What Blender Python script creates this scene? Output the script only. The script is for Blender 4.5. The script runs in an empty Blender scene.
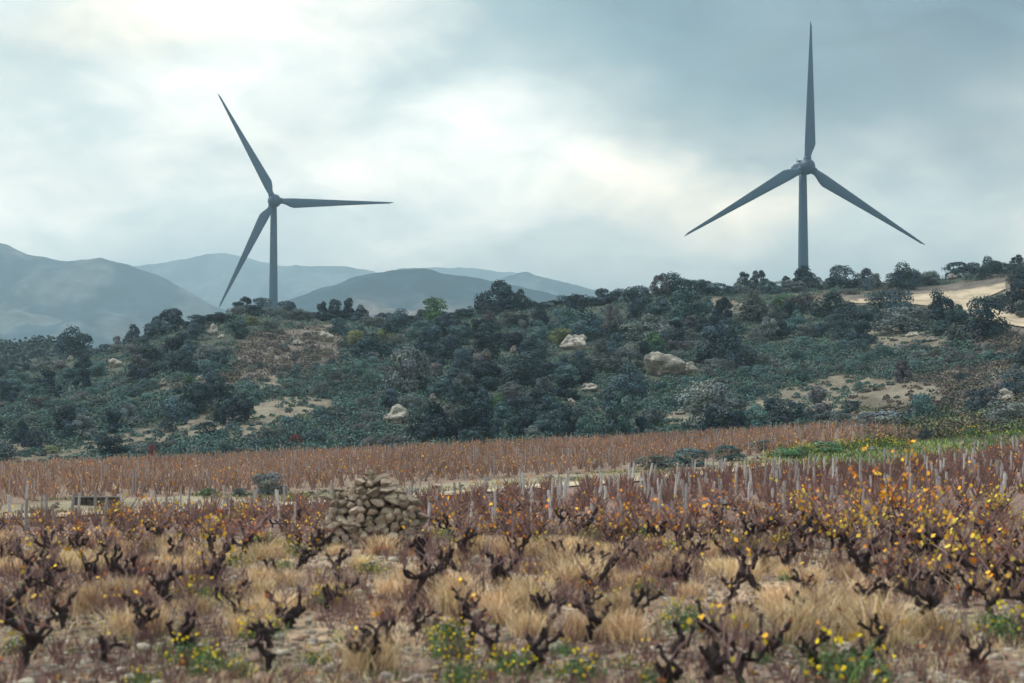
import bpy, bmesh, math, random
import numpy as np
from mathutils import Vector, Matrix
R = math.radians
rng = np.random.default_rng(11)
random.seed(5)
scene = bpy.context.scene
col = scene.collection

# ------------------------------------------------------------------ camera
F = 1700.0                      # focal length in pixels of a 1024 px wide frame
CAMZ = 3.0
TILT = math.atan(43.5 / F)
cam_d = bpy.data.cameras.new('camera')
cam = bpy.data.objects.new('camera', cam_d); col.objects.link(cam)
cam.location = (0, 0, CAMZ)
cam.rotation_euler = (math.pi / 2 + TILT, 0, 0)
cam_d.sensor_width = 36.0
cam_d.lens = F * 36.0 / 1024.0
cam_d.clip_start = 0.1
cam_d.clip_end = 40000
cam_d.dof.use_dof = True
cam_d.dof.focus_distance = 260
cam_d.dof.aperture_fstop = 1.8
scene.camera = cam

# ------------------------------------------------------------------ sky, sun, exposure
SUN_EL, SUN_AZ = R(52), R(-62)      # azimuth from +Y towards +X; high behind the clouds, ahead and to the west
world = bpy.data.worlds.new('World'); scene.world = world
world.use_nodes = True
wn, wl = world.node_tree.nodes, world.node_tree.links
wn.clear()

def wnode(t, **kw):
    n = wn.new(t)
    for k, v in kw.items(): setattr(n, k, v)
    return n
def wm(op, a, b=None, c=None, clamp=False):
    n = wnode('ShaderNodeMath', operation=op, use_clamp=clamp)
    for i, v in enumerate((a, b, c)):
        if v is None: continue
        if isinstance(v, (int, float)): n.inputs[i].default_value = v
        else: wl.new(v, n.inputs[i])
    return n.outputs[0]
def wmix(f, a, b):
    n = wnode('ShaderNodeMix', data_type='RGBA')
    if isinstance(f, (int, float)): n.inputs[0].default_value = f
    else: wl.new(f, n.inputs[0])
    for i, v in ((6, a), (7, b)):
        if isinstance(v, tuple): n.inputs[i].default_value = (*v, 1)
        else: wl.new(v, n.inputs[i])
    return n.outputs[2]
tc = wnode('ShaderNodeTexCoord')
sep = wnode('ShaderNodeSeparateXYZ'); wl.new(tc.outputs['Generated'], sep.inputs[0])
az = wm('ARCTAN2', sep.outputs[0], sep.outputs[1])
el = wm('ARCSINE', sep.outputs[2])
nz = wnode('ShaderNodeTexNoise'); nz.inputs['Scale'].default_value = 7; nz.inputs['Detail'].default_value = 7; nz.inputs['Roughness'].default_value = 0.52
comb = wnode('ShaderNodeCombineXYZ')
wl.new(az, comb.inputs[0]); wl.new(wm('MULTIPLY', el, 1.9), comb.inputs[1]); comb.inputs[2].default_value = 0.37
wl.new(comb.outputs[0], nz.inputs['Vector'])
nsep = wnode('ShaderNodeSeparateColor'); wl.new(nz.outputs['Color'], nsep.inputs[0])
n1 = wm('SUBTRACT', nz.outputs['Fac'], 0.5)
azd = wm('ADD', az, wm('MULTIPLY', wm('SUBTRACT', nsep.outputs[1], 0.5), 0.22))
eld = wm('ADD', el, wm('MULTIPLY', wm('SUBTRACT', nsep.outputs[2], 0.5), 0.10))
def blob(px, py, sx, sy):
    a0 = math.atan((px - 512) / F); e0 = math.atan((341.5 - py) / F) + TILT
    u = wm('MULTIPLY', wm('SUBTRACT', azd, a0), F / sx)
    v = wm('MULTIPLY', wm('SUBTRACT', eld, e0), F / sy)
    s = wm('ADD', wm('MULTIPLY', u, u), wm('MULTIPLY', v, v))
    return wm('EXPONENT', wm('MULTIPLY', s, -1.0))
K = 8.3
def sc(c): return tuple(K * x for x in c)
# the undersides of the cloud deck: grey white low down, slightly bluer overhead
rampf = wm('MULTIPLY', wm('SUBTRACT', el, 0.03), 4.0, clamp=True)
base = wmix(rampf, sc((1.38, 1.18, 0.94)), sc((0.57, 0.58, 0.53)))
cl = wm('MULTIPLY', wm('ADD', wm('MULTIPLY', n1, 5.5), 0.55), 1.0, clamp=True)
base = wmix(wm('MULTIPLY', wm('SUBTRACT', 1.0, cl), 0.62), base, sc((0.25, 0.335, 0.355)))
nf = wnode('ShaderNodeTexNoise'); nf.inputs['Scale'].default_value = 17; nf.inputs['Detail'].default_value = 8; nf.inputs['Roughness'].default_value = 0.58; nf.inputs['Distortion'].default_value = .6
wl.new(comb.outputs[0], nf.inputs['Vector'])
fine = wm('ADD', wm('MULTIPLY', wm('SUBTRACT', nf.outputs['Fac'], 0.5), 3.4), 0.42, clamp=True)
TEAL, SLATE, WHITE, WARM = sc((0.040, 0.095, 0.112)), sc((0.010, 0.026, 0.050)), sc((1.10, 1.03, 0.88)), sc((1.55, 1.18, 0.76))
for (px, py, sx, sy, c, k) in [
        (640, 40, 230, 90, TEAL, .78), (800, 90, 170, 75, TEAL, .80), (990, 50, 190, 130, SLATE, .88), (560, 0, 200, 50, SLATE, .4),
        (1060, 190, 120, 80, TEAL, .30), (820, 0, 260, 60, SLATE, .5), (320, 145, 100, 26, TEAL, .34), (10, 60, 120, 80, TEAL, .6), (90, 170, 150, 40, TEAL, .22), (450, 60, 110, 60, TEAL, .30), (760, 170, 60, 50, TEAL, .3),
        (150, 20, 120, 45, WARM, .5), (290, 60, 120, 50, WHITE, .08), (690, 205, 110, 45, WARM, .75), (560, 190, 170, 60, WHITE, .55),
        (460, 150, 120, 40, WHITE, .35), (880, 235, 130, 40, WHITE, .45), (150, 240, 200, 30, WHITE, .3)]:
    base = wmix(wm('MULTIPLY', blob(px, py, sx, sy), k), base, c)
base = wmix(wm('MULTIPLY', wm('SUBTRACT', 1.0, fine), 0.34), base, sc((0.16, 0.235, 0.265)))
skyt = wnode('ShaderNodeTexSky', sky_type='NISHITA')
skyt.sun_disc = False; skyt.sun_elevation = SUN_EL; skyt.sun_rotation = SUN_AZ
skyt.air_density = 1.0; skyt.dust_density = 2.0
allsky = wmix(0.97, skyt.outputs[0], base)
bg = wnode('ShaderNodeBackground'); bg.inputs['Strength'].default_value = 0.10
wl.new(allsky, bg.inputs['Color'])
wo = wnode('ShaderNodeOutputWorld'); wl.new(bg.outputs[0], wo.inputs['Surface'])

sun_d = bpy.data.lights.new('sun', 'SUN'); sun_d.energy = 1.5; sun_d.angle = R(14); sun_d.color = (1.0, 0.95, 0.86)
sun = bpy.data.objects.new('sun', sun_d); col.objects.link(sun)
sd = Vector((math.sin(SUN_AZ) * math.cos(SUN_EL), math.cos(SUN_AZ) * math.cos(SUN_EL), math.sin(SUN_EL)))
sun.rotation_euler = sd.to_track_quat('Z', 'Y').to_euler()
sun.location = (0, 0, 60)

vs = scene.view_settings
scene.display_settings.display_device = 'sRGB'
vs.view_transform = 'Standard'; vs.look = 'None'; vs.exposure = 1.45; vs.gamma = 1.0; vs.use_curve_mapping = False
scene.render.engine = 'CYCLES'
cy = scene.cycles
cy.use_denoising = True
cy.max_bounces = 4; cy.diffuse_bounces = 2; cy.glossy_bounces = 1; cy.transmission_bounces = 1; cy.volume_bounces = 0; cy.transparent_max_bounces = 8
HAZE_DENSITY = 0.00028
HAZE_COLOR = (0.55, 0.80, 0.97)
HAZE_ANISO = 0.5

# ------------------------------------------------------------------ helpers: noise, projection
def _hash(ix, iy, s):
    h = (ix * 374761393 + iy * 668265263 + s * 2147483647) & 0xFFFFFFFF
    h = ((h ^ (h >> 13)) * 1274126177) & 0xFFFFFFFF
    return ((h ^ (h >> 16)) & 0xFFFF) / 65535.0
def vnoise(x, y, s=0):
    x = np.asarray(x, float); y = np.asarray(y, float)
    ix = np.floor(x).astype(np.int64); iy = np.floor(y).astype(np.int64)
    fx = x - ix; fy = y - iy
    fx = fx * fx * (3 - 2 * fx); fy = fy * fy * (3 - 2 * fy)
    a = _hash(ix, iy, s); b = _hash(ix + 1, iy, s); c = _hash(ix, iy + 1, s); d = _hash(ix + 1, iy + 1, s)
    return (a * (1 - fx) + b * fx) * (1 - fy) + (c * (1 - fx) + d * fx) * fy
def fbm(x, y, o=4, s=0):
    t = 0; a = 0.5; n = 0
    for i in range(o):
        t = t + a * vnoise(x * 2 ** i, y * 2 ** i, s + i * 17); n += a; a *= 0.5
    return t / n
CT, ST = math.cos(TILT), math.sin(TILT)
def slope(py):                       # height gained per metre of Y for a picture row
    t = (341.5 - np.asarray(py, float)) / F
    return (ST + t * CT) / (CT - t * ST)
def xslope(px, py):
    t = (341.5 - np.asarray(py, float)) / F
    return ((np.asarray(px, float) - 512) / F) / (CT - t * ST)
def project(p):
    x, y, z = p[..., 0], p[..., 1], p[..., 2] - CAMZ
    yc = y * CT + z * ST; zc = z * CT - y * ST
    yc = np.maximum(yc, 0.01)
    return 512 + F * x / yc, 341.5 - F * zc / yc

# ------------------------------------------------------------------ terrain height
KPX = np.array([-300, 0, 60, 130, 200, 256, 330, 384, 430, 480, 512, 560, 640, 690, 768, 830, 896, 960, 1024, 1320], float)
def cols(px, v): return np.interp(KPX, px, v)
track_Y = cols([0, 130, 256, 384, 512, 640, 768, 832, 896, 960, 1024], [48, 50, 52, 55, 60, 66, 71, 72, 73, 77, 83])
track_p = cols([0, 130, 256, 384, 512, 640, 768, 832, 896, 960, 1024], [518, 512, 507, 499, 489, 479, 468, 467, 464, 456, 445])
bank_Y = cols([0, 130, 256, 384, 512, 640, 768, 896, 1024], [51, 53.5, 56, 59, 65, 71.5, 79, 85, 91])
bank_p = cols([0, 130, 256, 384, 512, 640, 768, 896, 1024], [506, 499, 496, 489, 479, 469, 456, 444, 432])
vtop_Y = cols([0, 130, 256, 384, 512, 640, 768, 870, 896, 1024], [125, 130, 132, 135, 138, 140, 140, 135, 130, 120])
vtop_p = cols([0, 130, 256, 384, 512, 640, 768, 870, 896, 1024], [468, 463, 457, 451, 445, 439, 432, 426, 424, 413])
cr_Y = cols([-300, 0, 130, 256, 384, 512, 640, 768, 896, 1024], [230, 230, 235, 240, 245, 255, 270, 285, 295, 300])
cr_p = np.interp(KPX, [-300, 0, 60, 130, 170, 200, 256, 330, 384, 430, 480, 512, 560, 640, 690, 768, 830, 896, 960, 1024, 1320],
                 [398, 374, 362, 346, 331, 321, 312, 318, 322, 318, 312, 308, 304, 297, 293, 290, 287, 284, 277, 270, 250])
YA = np.concatenate([np.linspace(-40, 12, 14), np.geomspace(13, 700, 260), np.geomspace(720, 16000, 40)])
ZT = np.zeros((len(KPX), len(YA)))
for i in range(len(KPX)):
    z = lambda Y, p: CAMZ + Y * float(slope(p))
    zc = z(cr_Y[i], cr_p[i])
    left = np.interp(KPX[i], [60, 170], [1, 0])
    ky = [-40, 10, 17, 22, 28, 38, track_Y[i] - 1.2, track_Y[i] + 1.2, bank_Y[i]]
    kz = [0.4, 0.1, z(17, 683), z(22, 611), z(28, 562), z(38, np.interp(KPX[i], [0, 512, 1024], [533, 527, 505])), z(track_Y[i], track_p[i]), z(track_Y[i], track_p[i]), z(bank_Y[i], bank_p[i])]
    v0, v1 = z(bank_Y[i], bank_p[i]), z(vtop_Y[i], vtop_p[i])
    ky += [vtop_Y[i]]; kz += [v1]
    for t, q in ((0.2, 0.17), (0.4, 0.40), (0.6, 0.635), (0.8, 0.84), (0.93, 0.96)):
        ky.append(vtop_Y[i] + t * (cr_Y[i] - vtop_Y[i])); kz.append(v1 + q * (zc - v1))
    ky += [cr_Y[i], cr_Y[i] + 25, cr_Y[i] + 90, 470, 620, 900, 1500, 16000]
    ridge = z(470, 349)
    kz += [zc, zc + 0.3, zc - 5, left * ridge + (1 - left) * min(zc - 6, 10), min(zc - 6, 6), -15, -45, -60]
    ZT[i] = np.interp(YA, ky, kz)
PXA = np.arange(-300, 1321, 10.0)
Z2 = np.array([np.interp(PXA, KPX, ZT[:, j]) for j in range(len(YA))]).T
ker = np.array([1, 2, 3, 2, 1.]); ker /= ker.sum()
Z2 = np.apply_along_axis(lambda r: np.convolve(np.pad(r, 2, mode='edge'), ker, 'valid'), 0, Z2)
def H(x, y):
    x = np.asarray(x, float); y = np.asarray(y, float)
    px = np.clip(512 + F * x / np.maximum(y, 14), -300, 1319.9)
    fx = (px + 300) / 10; ix = np.minimum(fx.astype(int), len(PXA) - 2); fx = fx - ix
    yi = np.interp(y, YA, np.arange(len(YA))); iy = np.minimum(yi.astype(int), len(YA) - 2); fy = yi - iy
    z = (Z2[ix, iy] * (1 - fx) + Z2[ix + 1, iy] * fx) * (1 - fy) + (Z2[ix, iy + 1] * (1 - fx) + Z2[ix + 1, iy + 1] * fx) * fy
    z = z + (fbm(x / 1.3, y / 1.3, 3, 3) - 0.5) * 0.16 * np.clip((70 - y) / 30, 0, 1)
    w = np.clip((y - 135) / 40, 0, 1)
    z = z + (fbm(x / 14, y / 14, 4, 9) - 0.5) * 3.0 * w * np.clip((y - 120) / 200, .4, 4)
    return z
YS = np.geomspace(13, 460, 420)
def ground_at(px, py, ymin=13):
    """First point of the ground seen at a picture position (the nearest row below it when that row shows sky)."""
    for _ in range(40):
        s, xs = float(slope(py)), float(xslope(px, py))
        Yq = YS[YS >= ymin]
        zz = CAMZ + Yq * s - H(Yq * xs, Yq)
        k = np.nonzero(zz <= 0)[0]
        if len(k):
            k = k[0]; y = Yq[k]
            if k > 0: y = Yq[k - 1] + (Yq[k] - Yq[k - 1]) * zz[k - 1] / (zz[k - 1] - zz[k])
            return Vector((y * xs, y, float(H(y * xs, y))))
        py += 1.0
    return None

# ------------------------------------------------------------------ helpers: objects
def tag(o, label=None, cat=None, group=None, kind=None):
    if label: o['label'] = label
    if cat: o['category'] = cat
    if group: o['group'] = group
    if kind: o['kind'] = kind
    return o
def empty(name, loc=(0, 0, 0)):
    o = bpy.data.objects.new(name, None); col.objects.link(o); o.location = loc; o.empty_display_size = 0.2
    return o
def link(name, me, parent=None):
    o = bpy.data.objects.new(name, me); col.objects.link(o)
    if parent is not None: o.parent = parent
    return o
def mesh_np(name, verts, faces, colors=None, mats=(), smooth=False, matidx=None):
    """faces: (n,k) int array, colors: per vertex rgb."""
    me = bpy.data.meshes.new(name)
    verts = np.asarray(verts, np.float32); faces = np.asarray(faces, np.int32)
    n, k = faces.shape
    me.vertices.add(len(verts)); me.vertices.foreach_set('co', verts.ravel())
    me.loops.add(n * k); me.loops.foreach_set('vertex_index', faces.ravel())
    me.polygons.add(n)
    me.polygons.foreach_set('loop_start', np.arange(0, n * k, k, dtype=np.int32))
    if smooth: me.polygons.foreach_set('use_smooth', np.ones(n, bool))
    if matidx is not None: me.polygons.foreach_set('material_index', np.asarray(matidx, np.int32))
    if colors is not None:
        a = me.color_attributes.new('Col', 'FLOAT_COLOR', 'POINT')
        c = np.ones((len(verts), 4), np.float32); c[:, :3] = colors
        a.data.foreach_set('color', c.ravel())
    for m in mats: me.materials.append(m)
    me.update(calc_edges=True); me.validate()
    return me
class Acc:
    """Collects quads with a colour each."""
    def __init__(s): s.v = []; s.f = []; s.c = []; s.n = 0
    def quads(s, q, c):
        q = np.asarray(q, float).reshape(-1, 4, 3)
        c = np.broadcast_to(np.asarray(c, float), (len(q), 3))
        s.f.append(np.arange(len(q) * 4).reshape(-1, 4) + s.n); s.n += len(q) * 4
        s.v.append(q.reshape(-1, 3)); s.c.append(np.repeat(c, 4, axis=0))
    def grid(s, v, f, c):
        v = np.asarray(v, float); s.v.append(v); s.f.append(np.asarray(f) + s.n); s.n += len(v)
        s.c.append(np.broadcast_to(np.asarray(c, float), (len(v), 3)))
    def mesh(s, name, mat, smooth=False):
        return mesh_np(name, np.concatenate(s.v), np.concatenate(s.f), np.concatenate(s.c), [mat], smooth)
def unit(v): return v / np.maximum(np.linalg.norm(v, axis=-1, keepdims=True), 1e-9)
def leaf_quads(p, nrm, w, l, r=rng):
    """Leaf faces at points p facing about nrm."""
    n = len(p)
    t = unit(np.cross(nrm, r.normal(size=(n, 3)))); b = np.cross(nrm, t)
    w = np.broadcast_to(w, n)[:, None] / 2; l = np.broadcast_to(l, n)[:, None] / 2
    return np.stack([p - t * w * .6 - b * l, p + t * w - b * l * .2, p + t * w * .3 + b * l, p - t * w + b * l * .3], 1)
def tube(path, rad, sides=7, jit=0.0, r=rng):
    path = np.asarray(path, float); n = len(path)
    rad = np.broadcast_to(np.asarray(rad, float), n)
    d = np.gradient(path, axis=0); d = unit(d)
    ref = np.array([0.31, 0.2, 0.93]) if abs(d[0][2]) < .8 else np.array([1., 0.1, 0])
    v = []
    a = np.linspace(0, 2 * np.pi, sides, endpoint=False)
    for i in range(n):
        u = unit(np.cross(d[i], ref)); w = np.cross(d[i], u)
        rr = rad[i] * (1 + jit * (r.random(sides) - .5) * 2)
        v.append(path[i] + np.outer(np.cos(a) * rr, u) + np.outer(np.sin(a) * rr, w))
    v = np.concatenate(v)
    f = [[i * sides + k, i * sides + (k + 1) % sides, (i + 1) * sides + (k + 1) % sides, (i + 1) * sides + k] for i in range(n - 1) for k in range(sides)]
    # end cap: collapse to a point
    tip = len(v); v = np.vstack([v, path[-1] + d[-1] * rad[-1] * .5])
    f += [[(n - 1) * sides + k, (n - 1) * sides + (k + 1) % sides, tip, tip] for k in range(0, sides)]
    return v, np.array(f)
def tube_mesh_clean(me):
    me.validate(); return me

# ------------------------------------------------------------------ materials
def mat(name, rough=0.85, attr=True, color=(.5, .5, .5), var=0.0, noise=None, bump=None, spec=0.2, huevar=0.0):
    """var: brightness change from object to object; noise: (scale, amount) mottling; bump: (scale, strength)."""
    m = bpy.data.materials.new(name); m.use_nodes = True
    N, L = m.node_tree.nodes, m.node_tree.links
    b = N['Principled BSDF']; b.inputs['Roughness'].default_value = rough
    b.inputs['Specular IOR Level'].default_value = spec
    if attr:
        a = N.new('ShaderNodeAttribute'); a.attribute_name = 'Col'; c = a.outputs['Color']
    else:
        a = N.new('ShaderNodeRGB'); a.outputs[0].default_value = (*color, 1); c = a.outputs[0]
    if var or huevar:
        oi = N.new('ShaderNodeObjectInfo')
        h = N.new('ShaderNodeHueSaturation')
        mr = N.new('ShaderNodeMapRange'); mr.inputs[3].default_value = 1 - var; mr.inputs[4].default_value = 1 + var
        L.new(oi.outputs['Random'], mr.inputs[0]); L.new(mr.outputs[0], h.inputs['Value'])
        m2 = N.new('ShaderNodeMath'); m2.operation = 'MULTIPLY'; m2.inputs[1].default_value = 7.31; L.new(oi.outputs['Random'], m2.inputs[0])
        m3 = N.new('ShaderNodeMath'); m3.operation = 'FRACT'; L.new(m2.outputs[0], m3.inputs[0])
        mh = N.new('ShaderNodeMapRange'); mh.inputs[3].default_value = .5 - huevar; mh.inputs[4].default_value = .5 + huevar
        L.new(m3.outputs[0], mh.inputs[0]); L.new(mh.outputs[0], h.inputs['Hue'])
        L.new(c, h.inputs['Color']); c = h.outputs[0]
    tcn = N.new('ShaderNodeTexCoord')
    for i, (s, k) in enumerate(noise or ()):
        t = N.new('ShaderNodeTexNoise'); t.inputs['Scale'].default_value = s; t.inputs['Detail'].default_value = 5; L.new(tcn.outputs['Object'], t.inputs['Vector'])
        mr = N.new('ShaderNodeMapRange'); mr.inputs[1].default_value = .3; mr.inputs[2].default_value = .7; mr.inputs[3].default_value = 1 - k; mr.inputs[4].default_value = 1 + k
        L.new(t.outputs['Fac'], mr.inputs[0])
        x = N.new('ShaderNodeVectorMath'); x.operation = 'SCALE'; L.new(c, x.inputs[0]); L.new(mr.outputs[0], x.inputs['Scale']); c = x.outputs[0]
    L.new(c, b.inputs['Base Color'])
    if bump:
        t = N.new('ShaderNodeTexNoise'); t.inputs['Scale'].default_value = bump[0]; t.inputs['Detail'].default_value = 8; L.new(tcn.outputs['Object'], t.inputs['Vector'])
        bp = N.new('ShaderNodeBump'); bp.inputs['Strength'].default_value = bump[1]; bp.inputs['Distance'].default_value = bump[2]
        L.new(t.outputs['Fac'], bp.inputs['Height']); L.new(bp.outputs[0], b.inputs['Normal'])
    return m
M_ground = mat('ground', .95, noise=((0.35, .25), (3.0, .28), (17, .30)), bump=(9, .7, .12), spec=.1)
M_track = mat('track_earth', .95, noise=((.25, .14), (2.5, .14), (14, .12)), bump=(12, .4, .05), spec=.1)
M_leaf = mat('tree_foliage', .75, var=.38, huevar=.012, spec=.15)
M_scrub = mat('scrub_foliage', .8, noise=((.12, .3),), spec=.12)
M_bark = mat('bark', .95, attr=False, color=(.075, .062, .055), noise=((6, .3),), bump=(9, .6, .03))
M_vine = mat('vine_bark', .95, attr=False, color=(.034, .024, .026), noise=((14, .35),), bump=(40, .9, .012), spec=.1)
M_twig = mat('vine_shoots_and_leaves', .8, var=.18, huevar=.01, spec=.15)
M_grass = mat('dry_grass', .9, var=.28, huevar=.008, spec=.1)
M_stake = mat('weathered_wood', .9, attr=False, color=(.35, .325, .325), var=.40, noise=((8, .2),), bump=(30, .5, .01))
M_rock = mat('limestone', .95, attr=False, color=(.25, .235, .21), var=.25, noise=((1.7, .35), (5.0, .45), (14, .3)), bump=(5.0, 1.0, .25), spec=.1)
M_stone = mat('heap_stone', .95, attr=False, color=(.33, .27, .215), var=.45, huevar=.012, noise=((5, .3), (22, .2)), bump=(18, .8, .03), spec=.1)
M_fstone = mat('field_stone', .95, noise=((6, .2),), bump=(15, .6, .02), spec=.1)
M_wall = mat('dark_stonework', .95, attr=False, color=(.085, .072, .068), noise=((3, .3), (9, .2)), bump=(6, .9, .06))
M_mount = mat('mountainside', 1.0, noise=((.008, .28), (.03, .42), (.08, .3)), spec=.0)
M_turb = mat('turbine_backlit_shade', .55, attr=False, color=(.032, .076, .125), noise=((.05, .06),), spec=.3)  # likely white turbine; its backlit darkness is put into this slate-blue base colour
M_hub = mat('turbine_hub_backlit_shade', .5, attr=False, color=(.02, .048, .085), noise=((.1, .06),), spec=.3)  # darker slate for hub and nacelle, backlit shade put into the colour too

# ------------------------------------------------------------------ ground sheet
def in_poly(px, py, poly):
    x, y = np.asarray(px, float), np.asarray(py, float); r = np.zeros(x.shape, bool)
    n = len(poly)
    for i in range(n):
        (x1, y1), (x2, y2) = poly[i], poly[(i + 1) % n]
        c = ((y1 > y) != (y2 > y)) & (x < (x2 - x1) * (y - y1) / (y2 - y1 + 1e-9) + x1)
        r ^= c
    return r
# clearings of dry grass and heath on the hillside (as seen from the camera, spread over the ground that is there)
CLEAR = [[(0, 440), (15, 436), (60, 448), (90, 440), (150, 428), (212, 408), (240, 412), (236, 428), (190, 442), (140, 452), (95, 452), (60, 468), (0, 474)],
         [(236, 420), (250, 404), (290, 396), (335, 399), (330, 412), (290, 420), (262, 440), (225, 444)],
         [(80, 412), (112, 414), (112, 424), (95, 422)], [(262, 372), (290, 380), (282, 392), (250, 388)],
         [(322, 366), (345, 366), (345, 374), (322, 374)],
         [(318, 326), (338, 322), (338, 338), (318, 342)], [(710, 298), (745, 302), (745, 314), (708, 312)],
         [(742, 404), (770, 394), (830, 376), (850, 374), (950, 388), (940, 402), (900, 412), (852, 422), (806, 412), (752, 412)], [(738, 412), (750, 404), (750, 416), (740, 420)],
         [(868, 330), (915, 330), (950, 338), (948, 350), (870, 348)], [(672, 412), (690, 408), (690, 424), (665, 425)],
         [(775, 301), (850, 297), (850, 304), (775, 306)]]
HEATH = [[(120, 395), (210, 380), (330, 340), (345, 360), (280, 380)], [(240, 335), (330, 325), (345, 345), (290, 378), (235, 370)],
         [(850, 395), (960, 368), (1024, 362), (1024, 420), (960, 410), (880, 425), (850, 420)], [(960, 330), (1024, 325), (1024, 358), (980, 356)], [(1000, 270), (1024, 262), (1024, 322), (1005, 316)], [(800, 296), (960, 284), (1010, 274), (1024, 268), (1024, 290), (900, 304), (800, 306)]]
SCRUB = [[(200, 372), (300, 352), (345, 350), (400, 372), (385, 400), (378, 440), (330, 456), (230, 462), (205, 440), (240, 400)],
         [(690, 345), (760, 342), (860, 344), (960, 352), (1024, 345), (1024, 365), (960, 370), (850, 376), (760, 395), (700, 410), (640, 412), (640, 388)],
         [(50, 400), (130, 385), (190, 380), (215, 405), (130, 425), (70, 430)], [(0, 405), (50, 398), (60, 440), (0, 440)], [(300, 345), (420, 345), (400, 372), (340, 362)],
         [(60, 452), (230, 440), (330, 440), (330, 460), (60, 470)], [(880, 280), (1000, 262), (1000, 282), (890, 292)]]
ROADP = [[(840, 296), (1010, 278), (1010, 294), (965, 318), (930, 309), (840, 307)], [(960, 298), (1030, 314), (1030, 334), (985, 324), (955, 312)]]
def any_poly(px, py, polys):
    r = np.zeros(np.shape(px), bool)
    for p in polys: r |= in_poly(px, py, p)
    return r
_mask = {}
def spot(px, py, polys):
    """any_poly for one point, from a raster kept per list of polygons."""
    if id(polys) not in _mask:
        gx, gy = np.meshgrid(np.arange(-100, 1130) + .5, np.arange(240, 500, .5) + .25)
        _mask[id(polys)] = any_poly(gx, gy, polys)
    i, j = int((py - 240) * 2), int(px + 100)
    m_ = _mask[id(polys)]
    return bool(m_[i, j]) if 0 <= i < m_.shape[0] and 0 <= j < m_.shape[1] else False
us = np.concatenate([np.linspace(-1.1, -.34, 24, endpoint=False), np.linspace(-.34, .34, 340), np.linspace(.34, 1.1, 25)[1:]])
ys = np.concatenate([np.linspace(-35, 12, 12), np.geomspace(12.5, 620, 400), np.geomspace(640, 15000, 26)])
U, Yg = np.meshgrid(us, ys)
Xg = U * (np.maximum(Yg, 12) + 2.0)
Zg = H(Xg, Yg)
P = np.stack([Xg, Yg, Zg], -1).reshape(-1, 3)
gpx, gpy = project(P)
x, y = P[:, 0], P[:, 1]
nn = fbm(x / 1.7, y / 2.6, 4, 21); n2 = fbm(x / 5, y / 5, 3, 33); n3 = fbm(x / 9, y / 9, 4, 41)
c = np.zeros((len(P), 3))
soil = np.array([.21, .145, .115]); straw = np.array([.34, .25, .175]); greenish = np.array([.13, .15, .06]); purp = np.array([.17, .115, .10])
k = np.clip((nn - .42) * 5, 0, 1)[:, None]; c[:] = soil * (1 - k) + straw * k
k = np.clip((20.5 - y) / 2.5, 0, .75)[:, None]; c = c * (1 - k) + np.array([.155, .105, .085]) * (.6 + .8 * nn[:, None]) * k
k = np.clip((n2 - .55) * 6, 0, 1)[:, None] * np.clip((26 - y) / 6, 0, .7)[:, None]; c = c * (1 - k) + greenish * k
ty = np.interp(gpx, KPX, track_Y); by = np.interp(gpx, KPX, bank_Y); vy = np.interp(gpx, KPX, vtop_Y)
k = np.clip((y - 31) / 5, 0, 1)[:, None] * np.clip((by - y) / 2, 0, 1)[:, None]; c = c * (1 - k) + (purp * (.8 + .5 * nn[:, None])) * k
right = np.clip((gpx - 745) / 60, 0, 1)
bk = ((y > ty - 1) & (y < by + 1)); k = (bk * .75)[:, None]; c = c * (1 - k) + (np.array([.19, .17, .10]) + n2[:, None] * .1) * k
k = (bk * right * .9)[:, None]; c = c * (1 - k) + np.array([.11, .15, .05]) * k
vv = (y >= by + 1); c[vv] = np.array([.19, .135, .105]) * (.8 + .4 * nn[vv, None])
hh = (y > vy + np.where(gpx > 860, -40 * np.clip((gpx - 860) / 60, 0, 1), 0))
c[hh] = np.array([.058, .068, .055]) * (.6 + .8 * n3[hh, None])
k = (hh & any_poly(gpx, gpy, HEATH) & (y < 420)); c[k] = np.array([.125, .108, .098]) * (.35 + 1.3 * fbm(x[k] / 2.5, y[k] / 5, 5, 73)[:, None])
k = (hh & any_poly(gpx + 10 * (n3 - .5), gpy + 6 * (nn - .5), CLEAR) & (y < 420)); c[k] = np.array([.165, .145, .115]) * (.4 + 1.15 * fbm(x[k] / 2.0, y[k] / 4, 5, 71)[:, None])
c[y > 430] = np.array([.06, .075, .06])
nr, nc = Xg.shape
ii = (np.arange(nr - 1)[:, None] * nc + np.arange(nc - 1)[None]).ravel()
gf = np.stack([ii, ii + 1, ii + nc + 1, ii + nc], 1)
g = link('ground', mesh_np('ground', P, gf, c, [M_ground], smooth=True)); tag(g, kind='structure')

# tracks: draped a few centimetres over the ground between two edges
def drape(name, upper, lower, label, colr=(.40, .33, .245), rows=9, lift=.05):
    n = 60
    ux = np.linspace(upper[0][0], upper[-1][0], n); uy = np.interp(ux, *zip(*upper))
    lx = np.linspace(lower[0][0], lower[-1][0], n); ly = np.interp(lx, *zip(*lower))
    V = []
    for j in range(rows):
        t = j / (rows - 1)
        for i in range(n):
            e = 1.8 * (fbm(i * .55, j * 3.1, 3, 5) - .5)
            p = ground_at(ux[i] * (1 - t) + lx[i] * t, uy[i] * (1 - t) + ly[i] * t + e, 35)
            V.append((p.x, p.y, p.z + lift))
    f = np.array([[j * n + i, (j + 1) * n + i, (j + 1) * n + i + 1, j * n + i + 1] for j in range(rows - 1) for i in range(n - 1)])
    V = np.array(V)
    o = link(name, mesh_np(name, V, f, np.array(colr)[None] * (np.array([.72, .95, 1.05, .90, 1.0, .80, 1.02, .95, .70])[np.repeat(np.arange(rows), n)] * (.6 + .75 * fbm(V[:, 0] / 1.5, V[:, 1] / 3, 4, 8)))[:, None], [M_track], True)); tag(o, kind='structure')
    return o
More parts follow.
